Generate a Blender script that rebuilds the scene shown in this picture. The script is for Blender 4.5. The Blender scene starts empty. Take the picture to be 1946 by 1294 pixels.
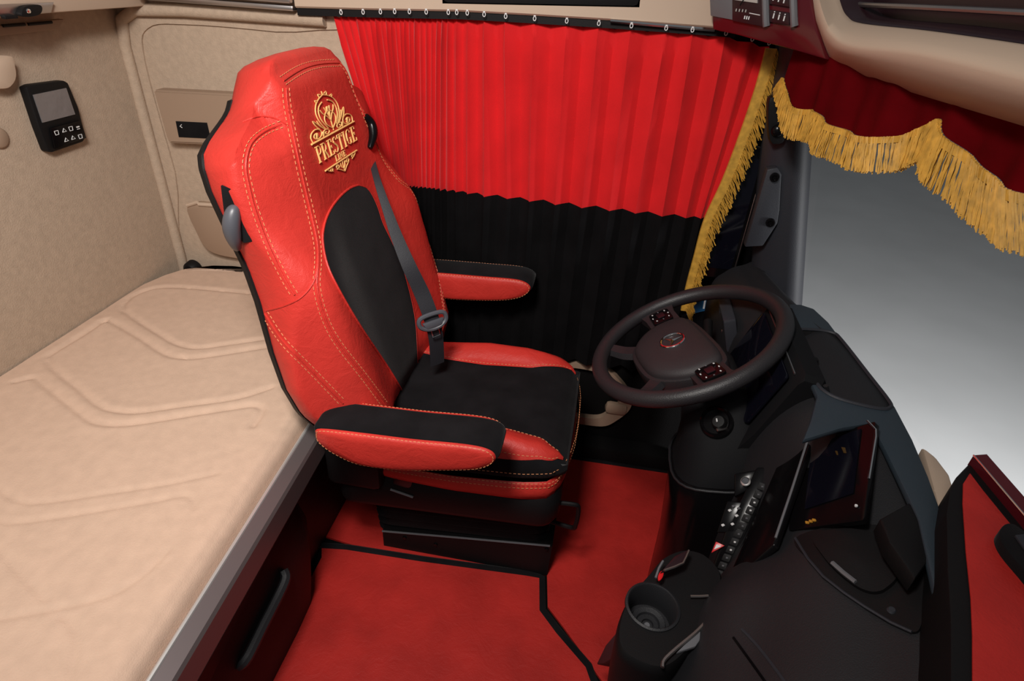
import bpy, bmesh, math, random
import numpy as np
from mathutils import Vector, Matrix
random.seed(4)
C = bpy.context.scene.collection
V = Vector
PI = math.pi

# ------------------------------------------------------------------ camera
# axes: x = truck forward, y = towards the driver's door, z = up, metres, floor at z = 0
FPX = 1137.386
AX = [(0.98373963, 0.13636504, -0.11687995), (0.17147323, -0.51957123, 0.837044), (0.05341608, -0.84347514, -0.53450576)]
CAM = V((0, 0, 1.45))
right = V((AX[0][0], AX[1][0], AX[2][0])); down = V((AX[0][1], AX[1][1], AX[2][1])); fwd = V((AX[0][2], AX[1][2], AX[2][2]))
cd = bpy.data.cameras.new('camera'); cam = bpy.data.objects.new('camera', cd); C.objects.link(cam)
cd.sensor_width = 36; cd.lens = FPX * 36 / 1946; cd.clip_start = 0.02
m = Matrix((right, -down, -fwd)).transposed().to_4x4(); m.translation = CAM
cam.matrix_world = m
bpy.context.scene.camera = cam

def ray(u, v):
    q = (u - 973, v - 647, FPX)
    return V([sum(AX[i][k] * q[k] for k in range(3)) for i in range(3)])
def at(u, v, **k):                       # measured point of the photo on a known plane of the cab
    d = ray(u, v); n, val = list(k.items())[0]; i = 'xyz'.index(n)
    return CAM + d * ((val - CAM[i]) / d[i])
def onpl(u, v, p0, n):
    d = ray(u, v)
    return CAM + d * ((V(p0) - CAM).dot(V(n)) / d.dot(V(n)))

# ------------------------------------------------------------------ materials
def mat(name, col, rough=0.5, metal=0.0, bump=0.0, bscale=200.0, var=0.0, vscale=8.0, spec=0.5, coat=0.0, sheen=0.0, wrinkle=0.0, emit=None, stretch=None):
    mt = bpy.data.materials.new(name); mt.use_nodes = True
    nt = mt.node_tree; b = nt.nodes['Principled BSDF']
    b.inputs['Base Color'].default_value = (*col, 1); b.inputs['Roughness'].default_value = rough
    b.inputs['Metallic'].default_value = metal; b.inputs['Specular IOR Level'].default_value = spec
    b.inputs['Coat Weight'].default_value = coat; b.inputs['Coat Roughness'].default_value = 0.1
    b.inputs['Sheen Weight'].default_value = sheen; b.inputs['Sheen Roughness'].default_value = 0.4
    if emit:
        b.inputs['Emission Color'].default_value = (*emit[0], 1); b.inputs['Emission Strength'].default_value = emit[1]
    tc = nt.nodes.new('ShaderNodeTexCoord')
    vec = tc.outputs['Object']
    if stretch:
        mp = nt.nodes.new('ShaderNodeMapping'); mp.inputs['Scale'].default_value = stretch
        nt.links.new(vec, mp.inputs['Vector']); vec = mp.outputs['Vector']
    if var:
        nz = nt.nodes.new('ShaderNodeTexNoise'); nz.inputs['Scale'].default_value = vscale; nz.inputs['Detail'].default_value = 5
        nt.links.new(vec, nz.inputs['Vector'])
        rp = nt.nodes.new('ShaderNodeValToRGB')
        rp.color_ramp.elements[0].position = 0.3; rp.color_ramp.elements[1].position = 0.7
        rp.color_ramp.elements[0].color = (*[c * (1 - var) for c in col], 1); rp.color_ramp.elements[1].color = (*[min(1, c * (1 + var)) for c in col], 1)
        nt.links.new(nz.outputs['Fac'], rp.inputs['Fac']); nt.links.new(rp.outputs['Color'], b.inputs['Base Color'])
    prev = None
    if bump:
        nz = nt.nodes.new('ShaderNodeTexNoise'); nz.inputs['Scale'].default_value = bscale; nz.inputs['Detail'].default_value = 3
        nt.links.new(vec, nz.inputs['Vector'])
        bp = nt.nodes.new('ShaderNodeBump'); bp.inputs['Strength'].default_value = bump; bp.inputs['Distance'].default_value = 0.002
        nt.links.new(nz.outputs['Fac'], bp.inputs['Height']); prev = bp
        nt.links.new(bp.outputs['Normal'], b.inputs['Normal'])
    if wrinkle:
        wv = nt.nodes.new('ShaderNodeTexNoise'); wv.inputs['Scale'].default_value = 24; wv.inputs['Detail'].default_value = 6
        wv.inputs['Distortion'].default_value = 2.2
        nt.links.new(vec, wv.inputs['Vector'])
        bp2 = nt.nodes.new('ShaderNodeBump'); bp2.inputs['Strength'].default_value = wrinkle; bp2.inputs['Distance'].default_value = 0.006
        nt.links.new(wv.outputs['Fac'], bp2.inputs['Height'])
        if prev: nt.links.new(prev.outputs['Normal'], bp2.inputs['Normal'])
        nt.links.new(bp2.outputs['Normal'], b.inputs['Normal'])
    return mt

M = dict(
    leather=mat('red_leather', (0.55, 0.034, 0.025), 0.46, bump=0.25, bscale=420, wrinkle=0.26, var=0.10, vscale=9, spec=0.32),
    mat_red=mat('red_floor_leather', (0.47, 0.024, 0.019), 0.5, bump=0.25, bscale=300, wrinkle=0.22, var=0.18, vscale=7, spec=0.3),
    suede=mat('black_suede', (0.0085, 0.008, 0.009), 0.95, bump=0.3, bscale=500, var=0.3, vscale=14, sheen=0.06, spec=0.1),
    thread=mat('orange_thread', (0.66, 0.27, 0.12), 0.6),
    gold=mat('gold_thread', (0.92, 0.52, 0.18), 0.42, bump=0.4, bscale=900, spec=0.6),
    fringe=mat('gold_fringe', (0.62, 0.34, 0.05), 0.55, var=0.25, vscale=60, spec=0.4),
    curtain=mat('red_curtain', (0.68, 0.018, 0.021), 0.85, bump=0.15, bscale=350, var=0.07, vscale=12, sheen=0.08, spec=0.1),
    curtain_b=mat('black_curtain', (0.0065, 0.006, 0.0065), 0.95, bump=0.15, bscale=350, var=0.2, vscale=12, sheen=0.0, spec=0.06),
    valance=mat('dark_red_velvet', (0.105, 0.001, 0.003), 0.9, var=0.25, vscale=9, sheen=0.0, spec=0.05),
    wall=mat('beige_felt', (0.47, 0.36, 0.27), 0.95, bump=0.5, bscale=260, var=0.07, vscale=70, spec=0.1),
    beige=mat('beige_plastic', (0.53, 0.40, 0.30), 0.55, bump=0.1, bscale=500, spec=0.35),
    beige_d=mat('tan_plastic', (0.34, 0.235, 0.165), 0.6, bump=0.1, bscale=500, spec=0.3),
    mattress=mat('beige_mattress', (0.62, 0.435, 0.325), 0.92, bump=0.35, bscale=420, var=0.05, vscale=40, spec=0.15),
    alu=mat('satin_aluminium', (0.50, 0.47, 0.46), 0.34, metal=1.0),
    bright=mat('bright_strip', (0.80, 0.78, 0.76), 0.38, metal=0.7),
    rail=mat('grey_rail', (0.20, 0.165, 0.165), 0.42, metal=0.6),
    chrome=mat('chrome', (0.85, 0.83, 0.82), 0.12, metal=1.0),
    hoodm=mat('hood_plastic', (0.006, 0.006, 0.007), 0.7, bump=0.15, bscale=600, spec=0.15),
    black=mat('black_plastic', (0.0065, 0.006, 0.0065), 0.55, bump=0.15, bscale=600, spec=0.2),
    gloss=mat('gloss_black', (0.004, 0.0035, 0.004), 0.2, spec=0.18),
    screen=mat('screen_glass', (0.004, 0.004, 0.008), 0.06, spec=0.5),
    dash=mat('charcoal_plastic', (0.0135, 0.0135, 0.0155), 0.52, bump=0.25, bscale=520, spec=0.4),
    dash_top=mat('daylit_slate_plastic', (0.028, 0.040, 0.052), 0.5, bump=0.25, bscale=520, spec=0.4),  # slate base colour lifted to stand for window daylight on the deck
    pillar=mat('pillar_plastic', (0.026, 0.027, 0.034), 0.55, bump=0.2, bscale=520, spec=0.4),
    grey=mat('grey_plastic', (0.13, 0.13, 0.14), 0.4, bump=0.1, bscale=520),
    lever=mat('lever_plastic', (0.075, 0.077, 0.09), 0.4),
    wheel=mat('wheel_leather', (0.020, 0.018, 0.020), 0.45, bump=0.3, bscale=450, spec=0.5),
    hub=mat('wheel_hub_plastic', (0.027, 0.022, 0.024), 0.55, bump=0.3, bscale=600, spec=0.45),
    webbing=mat('belt_webbing', (0.020, 0.020, 0.025), 0.6, bump=0.4, bscale=700, spec=0.4),
    white=mat('white_print', (0.75, 0.75, 0.75), 0.5),
    red=mat('signal_red', (0.62, 0.012, 0.014), 0.35),
    maroon=mat('gloss_maroon', (0.085, 0.006, 0.010), 0.16, coat=0.3, spec=0.5),
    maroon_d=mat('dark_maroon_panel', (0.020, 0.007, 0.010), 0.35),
    film=mat('silver_film', (0.26, 0.25, 0.26), 0.28, metal=0.5, bump=0.6, bscale=40),
    carpet=mat('black_carpet', (0.006, 0.0055, 0.0055), 0.95, bump=0.5, bscale=300, spec=0.08),
    blue=mat('blue_card', (0.010, 0.085, 0.20), 0.45),
    amber=mat('amber_print', (0.45, 0.20, 0.02), 0.5),
    gauge=mat('pale_gauge', (0.42, 0.40, 0.37), 0.3),
    ground=mat('grey_concrete', (0.42, 0.42, 0.42), 0.95, var=0.04, vscale=1.5, spec=0.1),
)
gl = bpy.data.materials.new('windscreen_glass'); gl.use_nodes = True
nt = gl.node_tree; nt.nodes.remove(nt.nodes['Principled BSDF'])
mx = nt.nodes.new('ShaderNodeMixShader'); tr = nt.nodes.new('ShaderNodeBsdfTransparent'); gs = nt.nodes.new('ShaderNodeBsdfGlossy'); fr = nt.nodes.new('ShaderNodeFresnel')
fr.inputs['IOR'].default_value = 1.035; gs.inputs['Roughness'].default_value = 0.02; tr.inputs['Color'].default_value = (0.97, 0.98, 0.98, 1)
nt.links.new(fr.outputs[0], mx.inputs[0]); nt.links.new(tr.outputs[0], mx.inputs[1]); nt.links.new(gs.outputs[0], mx.inputs[2])
nt.links.new(mx.outputs[0], nt.nodes['Material Output'].inputs['Surface'])
M['glass'] = gl

# ------------------------------------------------------------------ mesh helpers
def finish(bm, thr=40):
    bmesh.ops.remove_doubles(bm, verts=bm.verts, dist=1e-6)
    bmesh.ops.recalc_face_normals(bm, faces=bm.faces)
    t = math.radians(thr)
    for f in bm.faces: f.smooth = True
    for e in bm.edges:
        if len(e.link_faces) == 2 and e.calc_face_angle(0) > t: e.smooth = False
def obj(name, bm, material, parent=None, label=None, thr=40, stuff=False, raw=False):
    if not raw: finish(bm, thr)
    me = bpy.data.meshes.new(name); bm.to_mesh(me); bm.free()
    o = bpy.data.objects.new(name, me); C.objects.link(o)
    me.materials.append(M[material] if isinstance(material, str) else material)
    if parent:
        o.parent = parent
        p = parent; off = V((0, 0, 0))
        while p:
            if p.type == 'EMPTY': off += p.location
            p = p.parent
        o.matrix_parent_inverse = Matrix.Translation(-off) if parent.type == 'EMPTY' else Matrix.Identity(4)
    if label: o['label'] = label
    if stuff: o['kind'] = 'stuff'
    return o
def thing(name, label, cat, loc=(0, 0, 0), group=None):
    o = bpy.data.objects.new(name, None); C.objects.link(o); o.location = loc; o.empty_display_size = 0.05
    o['label'] = label; o['category'] = cat
    if group: o['group'] = group
    return o
def tag(o, label, cat, group=None):
    o['label'] = label; o['category'] = cat
    if group: o['group'] = group
    return o
def struct(o, label=None, cat=None):
    o['kind'] = 'structure'
    if label: o['label'] = label
    if cat: o['category'] = cat
    return o
def nb(): return bmesh.new()
def face(bm, vs):
    try: return bm.faces.new(vs)
    except ValueError: return None
def box(bm, c, s, bev=0.0, rot=None, seg=2):
    t = nb(); bmesh.ops.create_cube(t, size=1.0)
    for v in t.verts: v.co = V((v.co.x * s[0], v.co.y * s[1], v.co.z * s[2]))
    if bev: bmesh.ops.bevel(t, geom=list(t.edges), offset=bev, segments=seg, affect='EDGES', profile=0.5)
    mt = Matrix.Translation(V(c)) @ (rot.to_4x4() if rot else Matrix.Identity(4))
    t.transform(mt); join(bm, t)
def join(bm, t):
    mp = {v: bm.verts.new(v.co) for v in t.verts}
    for f in t.faces: face(bm, [mp[v] for v in f.verts])
    t.free()
def grid(bm, fn, nu, nv, closeu=False):
    vs = [[bm.verts.new(fn(i, j)) for j in range(nv)] for i in range(nu)]
    for i in range(nu if closeu else nu - 1):
        for j in range(nv - 1):
            a = (i + 1) % nu
            face(bm, [vs[i][j], vs[a][j], vs[a][j + 1], vs[i][j + 1]])
    return vs
def loft(bm, secs, cap=True, closed=True):
    vs = [[bm.verts.new(p) for p in s] for s in secs]
    n = len(vs[0])
    for i in range(len(vs) - 1):
        for j in range(n if closed else n - 1):
            k = (j + 1) % n
            face(bm, [vs[i][j], vs[i][k], vs[i + 1][k], vs[i + 1][j]])
    if cap and closed:
        face(bm, vs[0][::-1]); face(bm, vs[-1])
    return vs
def cr(pts, n=8, closed=False):          # Catmull-Rom resampling
    pts = [V(p) for p in pts]; out = []
    N = len(pts)
    for i in range(N if closed else N - 1):
        g = lambda k: pts[k % N] if closed else pts[max(0, min(N - 1, k))]
        p0, p1, p2, p3 = g(i - 1), g(i), g(i + 1), g(i + 2)
        for k in range(n):
            t = k / n
            out.append(0.5 * ((2 * p1) + (p2 - p0) * t + (2 * p0 - 5 * p1 + 4 * p2 - p3) * t * t + (3 * p1 - p0 - 3 * p2 + p3) * t ** 3))
    if not closed: out.append(pts[-1])
    return out
def tube(bm, pts, r, n=8, closed=False, cap=True, rz=None):
    pts = [V(p) for p in pts]; N = len(pts)
    ref = None; secs = []
    for i, p in enumerate(pts):
        a = pts[(i - 1) % N] if closed or i else p; b = pts[(i + 1) % N] if closed or i < N - 1 else p
        d = (b - a)
        if d.length < 1e-9: d = V((0, 0, 1))
        d.normalize()
        if ref is None:
            ref = d.cross(V((0, 0, 1)))
            if ref.length < 0.1: ref = d.cross(V((1, 0, 0)))
        ref = (ref - d * ref.dot(d)).normalized(); bi = d.cross(ref)
        rr = r(i / (N - 1)) if callable(r) else r
        secs.append([p + (ref * math.cos(2 * PI * k / n) + bi * math.sin(2 * PI * k / n)) * rr for k in range(n)])
    if closed: secs.append(secs[0])
    loft(bm, secs, cap=cap and not closed)
def prism(bm, poly, vec, bev=0.0, seg=2):          # planar polygon extruded along vec
    t = nb(); a = [t.verts.new(V(p)) for p in poly]; b = [t.verts.new(V(p) + V(vec)) for p in poly]
    t.faces.new(a); t.faces.new(b[::-1])
    for i in range(len(a)):
        j = (i + 1) % len(a); t.faces.new([a[i], b[i], b[j], a[j]])
    bmesh.ops.recalc_face_normals(t, faces=t.faces)
    if bev:
        ed = [e for e in t.edges]
        bmesh.ops.bevel(t, geom=ed, offset=bev, segments=seg, affect='EDGES', profile=0.5, clamp_overlap=True)
    join(bm, t)
def lathe(bm, prof, c, axis=(0, 0, 1), n=32):
    ax = V(axis).normalized(); u = ax.cross(V((0, 1, 0)));
    if u.length < 0.1: u = ax.cross(V((1, 0, 0)))
    u.normalize(); w = ax.cross(u)
    c = V(c)
    vs = []
    for k in range(n):
        a = 2 * PI * k / n
        vs.append([c + (u * math.cos(a) + w * math.sin(a)) * r + ax * h for r, h in prof])
    grid(bm, lambda i, j: vs[i][j], n, len(prof), closeu=True)
def strokes(bm, lines, fn, r, n=5):                # polylines in a chart -> raised threads
    for l in lines: tube(bm, [fn(*p) for p in l], r, n)
def cut(o, cutter):                                # boolean difference baked into the mesh
    md = o.modifiers.new('cut', 'BOOLEAN'); md.object = cutter; md.operation = 'DIFFERENCE'; md.solver = 'EXACT'
    bpy.context.view_layer.update()
    dg = bpy.context.evaluated_depsgraph_get(); me = bpy.data.meshes.new_from_object(o.evaluated_get(dg))
    o.modifiers.clear(); old = o.data; o.data = me; me.name = old.name
    bm = nb(); bm.from_mesh(me); finish(bm, 32); bm.to_mesh(me); bm.free()
    bpy.data.objects.remove(cutter)
def dashes(bm, pts, nrm, L=0.0058, gap=0.0044, r=0.0007):
    pts = [V(p) for p in pts]
    seg = [(pts[i + 1] - pts[i]).length for i in range(len(pts) - 1)]; tot = sum(seg)
    def pos(s):
        for i, l in enumerate(seg):
            if s <= l or i == len(seg) - 1: return pts[i].lerp(pts[i + 1], min(1, s / max(l, 1e-9)))
            s -= l
    s = 0
    while s + L < tot:
        tube(bm, [pos(s), pos(s + L / 2), pos(s + L)], r, 5); s += L + gap
def lerp(a, b, t): return a + (b - a) * t
def ip(x, tab):
    if x <= tab[0][0]: return tab[0][1]
    for (x0, y0), (x1, y1) in zip(tab, tab[1:]):
        if x <= x1:
            t = (x - x0) / (x1 - x0); t = t * t * (3 - 2 * t) if False else t
            return y0 + (y1 - y0) * t
    return tab[-1][1]

from mathutils.bvhtree import BVHTree
def hitter(*objs):
    trees = []
    for o in objs:
        b_ = nb(); b_.from_mesh(o.data); trees.append(BVHTree.FromBMesh(b_)); b_.free()
    def f(u, v, off=0.0):
        d = ray(u, v).normalized(); best = None
        for t in trees:
            h = t.ray_cast(CAM, d)
            if h[0] is not None and (best is None or h[3] < best[3]): best = h
        if best is None:                     # ray grazes past: nearest point of the surface
            for t in trees:
                for k in range(80):
                    h = t.find_nearest(CAM + d * (0.6 + 0.02 * k))
                    if h[0] is not None and (best is None or h[3] < best[3]): best = h
        n = best[1] if best[1].dot(d) < 0 else -best[1]
        return best[0] + n * off
    return f

# ------------------------------------------------------------------ shell of the cab
bm = nb(); box(bm, (-0.35, 0.75, -0.02), (2.1, 1.95, 0.03)); struct(obj('floor', bm, 'carpet'))
bm = nb(); box(bm, (-1.375, 0.75, 0.85), (0.05, 1.95, 1.7)); struct(obj('wall_back', bm, 'wall'))
# side wall with a shallow recessed field
wl = nb(); box(wl, (-0.99, 1.665, 0.85), (0.72, 0.09, 1.7)); wl = obj('wall_left', wl, 'wall'); struct(wl)
cb = nb(); prism(cb, cr([(-1.292, 1.6, 0.50), (-1.297, 1.6, 0.85), (-1.305, 1.6, 1.16), (-1.27, 1.6, 1.245), (-1.15, 1.6, 1.262), (-0.90, 1.6, 1.262), (-0.62, 1.6, 1.25), (-0.60, 1.6, 0.9), (-0.60, 1.6, 0.5)], 5, closed=True), (0, 0.012, 0))
for v in cb.verts: v.co.y += 0.014 if v.co.y > 1.605 else 0
for v in cb.verts:
    if v.co.y < 1.605: v.co.y -= 0.01
ct = obj('cutter', cb, 'wall'); cut(wl, ct)
# soft roll along the corner between the rear wall and the side wall
bm = nb(); tube(bm, [(-1.347, 1.612, 0.50), (-1.347, 1.612, 0.9), (-1.347, 1.612, 1.20), (-1.335, 1.612, 1.262), (-1.29, 1.612, 1.288), (-1.15, 1.612, 1.295), (-0.755, 1.612, 1.298)], 0.016, 10)
struct(obj('trim_1', bm, 'wall'))
# driver's door: window frame band, lower panel with a beige moulding
d1 = nb(); box(d1, (-0.06, 1.665, 0.22), (1.14, 0.05, 0.46), 0.008); d1 = obj('door_1', d1, 'carpet'); struct(d1)
bm = nb(); box(bm, (-0.06, 1.605, 0.03), (1.14, 0.07, 0.07), 0.01); obj('door_sill', bm, 'carpet', d1)
bm = nb()
outer = cr([at(*p, y=1.63) for p in [(1010, 690), (1085, 686), (1150, 698), (1180, 722), (1200, 752), (1196, 775), (1172, 795), (1145, 806), (1090, 800), (1010, 790)]], 6, closed=True)
cen = V((-0.02, 1.63, 0.27))
secs = []
for p in outer:
    q = cen.lerp(p, 0.80)
    secs.append([p + V((0, 0.012, 0)), p + V((0, -0.012, 0)), q + V((0, -0.012, 0)), q + V((0, 0.012, 0))])
secs.append(secs[0]); loft(bm, secs, cap=False)
obj('door_moulding', bm, 'beige_d', d1)
bm = nb(); box(bm, (0.14, 1.622, 0.205), (0.075, 0.03, 0.045), 0.015); obj('door_latch_cover', bm, 'beige_d', d1)
bm = nb(); prism(bm, [(-.72, 1.69, .43), (.585, 1.69, .43), (.575, 1.69, .63), (.475, 1.69, 1.08), (.42, 1.69, 1.33), (-.72, 1.69, 1.33)], (0, .02, 0)); obj('window_2', bm, 'gloss'); struct(bpy.data.objects['window_2'])

# overhead trim along the driver's door (above the curtain)
A0 = at(300, 3, y=1.585); A1 = at(1352, 58, y=1.585)
prof = [(0.002, 0), (-0.003, 0.004), (-0.003, 0.25), (0.07, 0.25), (0.07, 0.0)]
tp = [at(*p, y=1.585) for p in [(562, 15), (700, 19), (870, 22), (1000, 29), (1160, 39), (1355, 53), (1400, 57)]]
bm = nb(); secs = [[(p.x, 1.585 + a, p.z + b) for a, b in prof] for p in tp]
loft(bm, secs); ot = obj('trim_2', bm, 'beige'); struct(ot)
cb = nb(); box(cb, (-0.21, 1.565, 1.405), (0.46, 0.05, 0.075), 0.012, Matrix.Rotation(-0.045, 3, 'Y')); ct = obj('cutter', cb, 'beige'); cut(ot, ct)
bm = nb(); box(bm, (-0.21, 1.588, 1.405), (0.47, 0.012, 0.085), 0.004, Matrix.Rotation(-0.045, 3, 'Y')); obj('recess_liner', bm, 'black', ot)
# rear part of the trim: grey aluminium profile above the bunk end
bm = nb(); box(bm, (-1.03, 1.59, 1.322), (0.42, 0.03, 0.012), 0.003); box(bm, (-1.03, 1.585, 1.342), (0.42, 0.04, 0.018), 0.003)
t = obj('curtain_track', bm, 'alu'); tag(t, 'grey aluminium track over the bunk end at the corner', 'track')
# track carrying the door curtain
bm = nb(); loft(bm, [[(p.x, 1.590, p.z - .0165), (p.x, 1.590, p.z - .001), (p.x, 1.612, p.z - .001), (p.x, 1.612, p.z - .0165)] for p in tp])
ct_ = thing('curtain_track', 'dark grey track the red and black door curtain hangs from', 'track', (-0.26, 1.59, 1.32))
obj('track_channel', bm, 'black', ct_)
bm = nb(); a = at(1160, 40, y=1.58); b = at(1358, 57, y=1.58); tube(bm, [a, (a + b) / 2, b], 0.004, 6); obj('track_lip', bm, 'chrome', ct_, 'bright silver lip')

# ------------------------------------------------------------------ windscreen side
bm = nb()
base = cr([(0.565, 1.60, 0), (0.60, 1.45, 0), (0.66, 1.2, 0), (0.69, 0.9, 0), (0.70, 0.4, 0), (0.69, -0.2, 0), (0.66, -0.5, 0)], 4)
grid(bm, lambda i, j: V((base[i].x - (0.14 * j / 6) + 0.03, base[i].y, 0.66 + 0.76 * j / 6)), len(base), 7)
struct(obj('window_1', bm, 'glass'))
# left pillar
bm = nb()
sec = []
for z, xo, w_ in [(0.60, .563, .10), (0.725, .533, .10), (0.95, .478, .09), (1.123, .436, .075), (1.30, .393, .045), (1.42, .364, .04)]:
    sec.append([(xo, 1.50, z), (xo - 0.02, 1.503, z), (xo - w_ * .8, 1.53, z), (xo - w_, 1.56, z), (xo - w_ * .9, 1.64, z), (xo + 0.02, 1.70, z), (xo + 0.06, 1.66, z), (xo + 0.03, 1.53, z)])
loft(bm, sec); struct(obj('trim_3', bm, 'pillar', thr=60))

# ------------------------------------------------------------------ outside
bm = nb(); box(bm, (8, 6, -1.22), (60, 60, 0.02)); struct(obj('ground', bm, 'ground'))

# ------------------------------------------------------------------ things on the rear wall
cpn = thing('bunk_control_panel', 'black bunk control unit with silver film screen on the beige rear wall', 'control panel', (-1.345, 1.32, 1.07))
XW = -1.350
def wq(u, v, off=0.0): return at(u, v, x=XW + off)
bm = nb(); prism(bm, [wq(*p, .022) for p in [(50, 166), (60, 161), (122, 153), (130, 157), (150, 205), (164, 262), (158, 270), (100, 290), (92, 288), (74, 240)]], (-0.022, 0, 0), 0.004); obj('housing', bm, 'black', cpn)
bm = nb(); prism(bm, [wq(*p, 0.021) for p in [(61, 180), (124, 167), (141, 217), (79, 233)]], (0.003, 0, 0)); obj('screen', bm, 'film', cpn)
bm = nb(); prism(bm, [wq(*p, 0.021) for p in [(92, 243), (150, 228), (161, 262), (101, 283)]], (0.006, 0, 0), 0.002); kp = obj('button_pad', bm, 'gloss', cpn)
for (u, v) in [(108, 252), (122, 248), (135, 244), (148, 241), (126, 266), (139, 262), (153, 259)]:
    bm = nb(); q = wq(u, v, 0.0275)
    k = random.choice([0, 1, 2])
    if k == 0: tube(bm, [q + V((0, -.006, .004)), q + V((0, .005, .004)), q + V((0, .004, -.005)), q + V((0, -.005, -.005)), q + V((0, -.006, .004))], 0.0009, 4)
    elif k == 1: tube(bm, [q + V((0, -.006, -.003)), q + V((0, 0, .005)), q + V((0, .006, -.003)), q + V((0, -.006, -.003))], 0.0009, 4)
    else: box(bm, q, (0.001, 0.009, 0.003)); box(bm, q + V((0, 0, -.005)), (0.001, 0.009, 0.0015))
    obj('button_symbol', bm, 'white', kp)
bm = nb(); q = wq(-12, 140); prism(bm, cr([wq(*p) for p in [(-40, 110), (0, 105), (7, 125), (9, 142), (4, 156), (-10, 166), (-40, 160)]], 4, closed=True), (0.03, 0, 0), 0.006); tag(obj('wall_lamp', bm, 'beige'), 'beige plastic knob cut by the left edge above the control unit', 'lamp')
bm = nb(); lathe(bm, [(0, 0.008), (0.018, 0.008), (0.022, 0.005), (0.024, 0)], wq(-4, 262), (1, 0, 0), 24); tag(obj('screw_cap', bm, 'beige_d'), 'round tan cap on the rear wall at the left edge', 'cap')
# upper locker with rounded lower end, catch bracket, vent
lk = thing('overhead_locker', 'beige overhead locker along the top of the rear wall', 'locker', (-1.25, 1.2, 1.3))
bm = nb()
def lq(u, v): return at(u, v, x=-1.25)
a = lq(-80, 42); b = lq(96, 25); c = lq(250, 14); d_ = lq(290, 10); e = lq(299, -4)
pr = [a, b, c, lq(285, 11), lq(296, 5), lq(300, -8), lq(300, -140), lq(-80, -140)]
prism(bm, pr, (-0.09, 0, 0), 0.004); obj('locker_body', bm, 'beige', lk)
bm = nb(); prism(bm, [at(*p, x=-1.246) for p in [(-60, 10), (98, 4), (93, 24), (-60, 34)]], (0.006, 0, 0), 0.001); br = obj('catch_plate', bm, 'alu', lk)
bm = nb(); prism(bm, cr([at(*p, x=-1.24) for p in [(36, 12), (62, 8), (70, 14), (66, 26), (48, 31), (30, 29)]], 3, closed=True), (0.014, 0, 0), 0.002); box(bm, at(18, 32, x=-1.235), (0.012, 0.03, 0.007), 0.002); obj('catch', bm, 'black', br)
bm = nb(); lathe(bm, [(0, 0.003), (0.004, 0.002), (0.005, 0)], at(54, 21, x=-1.226), (1, 0, 0), 12); obj('screw', bm, 'chrome', br)
vt = thing('roof_vent', 'flat beige air vent on the rear wall under the locker catch', 'vent', (-1.34, 1.3, 1.26))
bm = nb(); prism(bm, [at(*p, x=-1.345) for p in [(-60, 52), (110, 35), (100, 55), (-60, 72)]], (0.018, 0, 0), 0.003); obj('vent_frame', bm, 'beige_d', vt)
for (p, q) in [((5, 49), (47, 46)), ((53, 46), (98, 42))]:
    bm = nb(); a = at(*p, x=-1.326); b = at(*q, x=-1.326); tube(bm, [a, (a + b) / 2, b], 0.0035, 6); obj('vent_slot', bm, 'black', vt)

# ------------------------------------------------------------------ pockets on the side wall
def sq(u, v, y): return at(u, v, y=y)
YS = 1.622
p1 = thing('storage_pocket', 'wide beige storage pocket with a black slot on the side wall, upper one', 'storage pocket', (-1.15, YS, 1.02))
f = [sq(*p, 1.585) for p in [(290, 171), (460, 180), (460, 278), (322, 272), (316, 264)]]
bm = nb(); t = nb(); fr_ = [t.verts.new(p) for p in f]; bk = [t.verts.new(p + V((0, 0.045, 0))) for p in f]
t.faces.new(fr_); t.faces.new(bk[::-1])
for i in range(5): t.faces.new([fr_[i], bk[i], bk[(i + 1) % 5], fr_[(i + 1) % 5]])
bmesh.ops.bevel(t, geom=list(t.edges), offset=0.005, segments=2, affect='EDGES'); join(bm, t); obj('pocket_body', bm, 'beige_d', p1)
bm = nb(); prism(bm, [sq(*p, 1.586) for p in [(335, 230), (394, 233), (401, 263), (341, 260)]], (0, -0.003, 0)); sl = obj('slot_insert', bm, 'suede', p1, 'black felt slot insert')
bm = nb(); q = sq(344, 240, 1.582); tube(bm, [q + V((.003, 0, .005)), q + V((-.003, 0, 0)), q + V((.003, 0, -.004))], 0.0012, 5); obj('slot_mark', bm, 'white', sl)
p2 = thing('storage_pocket', 'smaller tan map pocket low on the side wall behind the seat back', 'storage pocket', (-1.15, YS, 0.68))
bm = nb(); prism(bm, cr([sq(*p, 1.60) for p in [(355, 391), (405, 390), (480, 396), (500, 440), (500, 492), (440, 490), (395, 476), (372, 440)]], 4, closed=True), (0, 0.05, 0), 0.004); obj('pocket_body', bm, 'beige_d', p2)
bm = nb(); tube(bm, [sq(*p, 1.60) for p in [(356, 390), (376, 384), (378, 388), (410, 390), (470, 395)]], 0.006, 8); obj('pocket_lip', bm, 'beige', p2)
bm = nb(); lathe(bm, [(0, 0.03), (0.018, 0.03), (0.026, 0.022), (0.028, 0.0)], at(370, 508, y=1.62), (0, -1, 0), 24); tag(obj('wall_plug', bm, 'black'), 'small round black plug on the side wall at the mattress end', 'plug')

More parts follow.
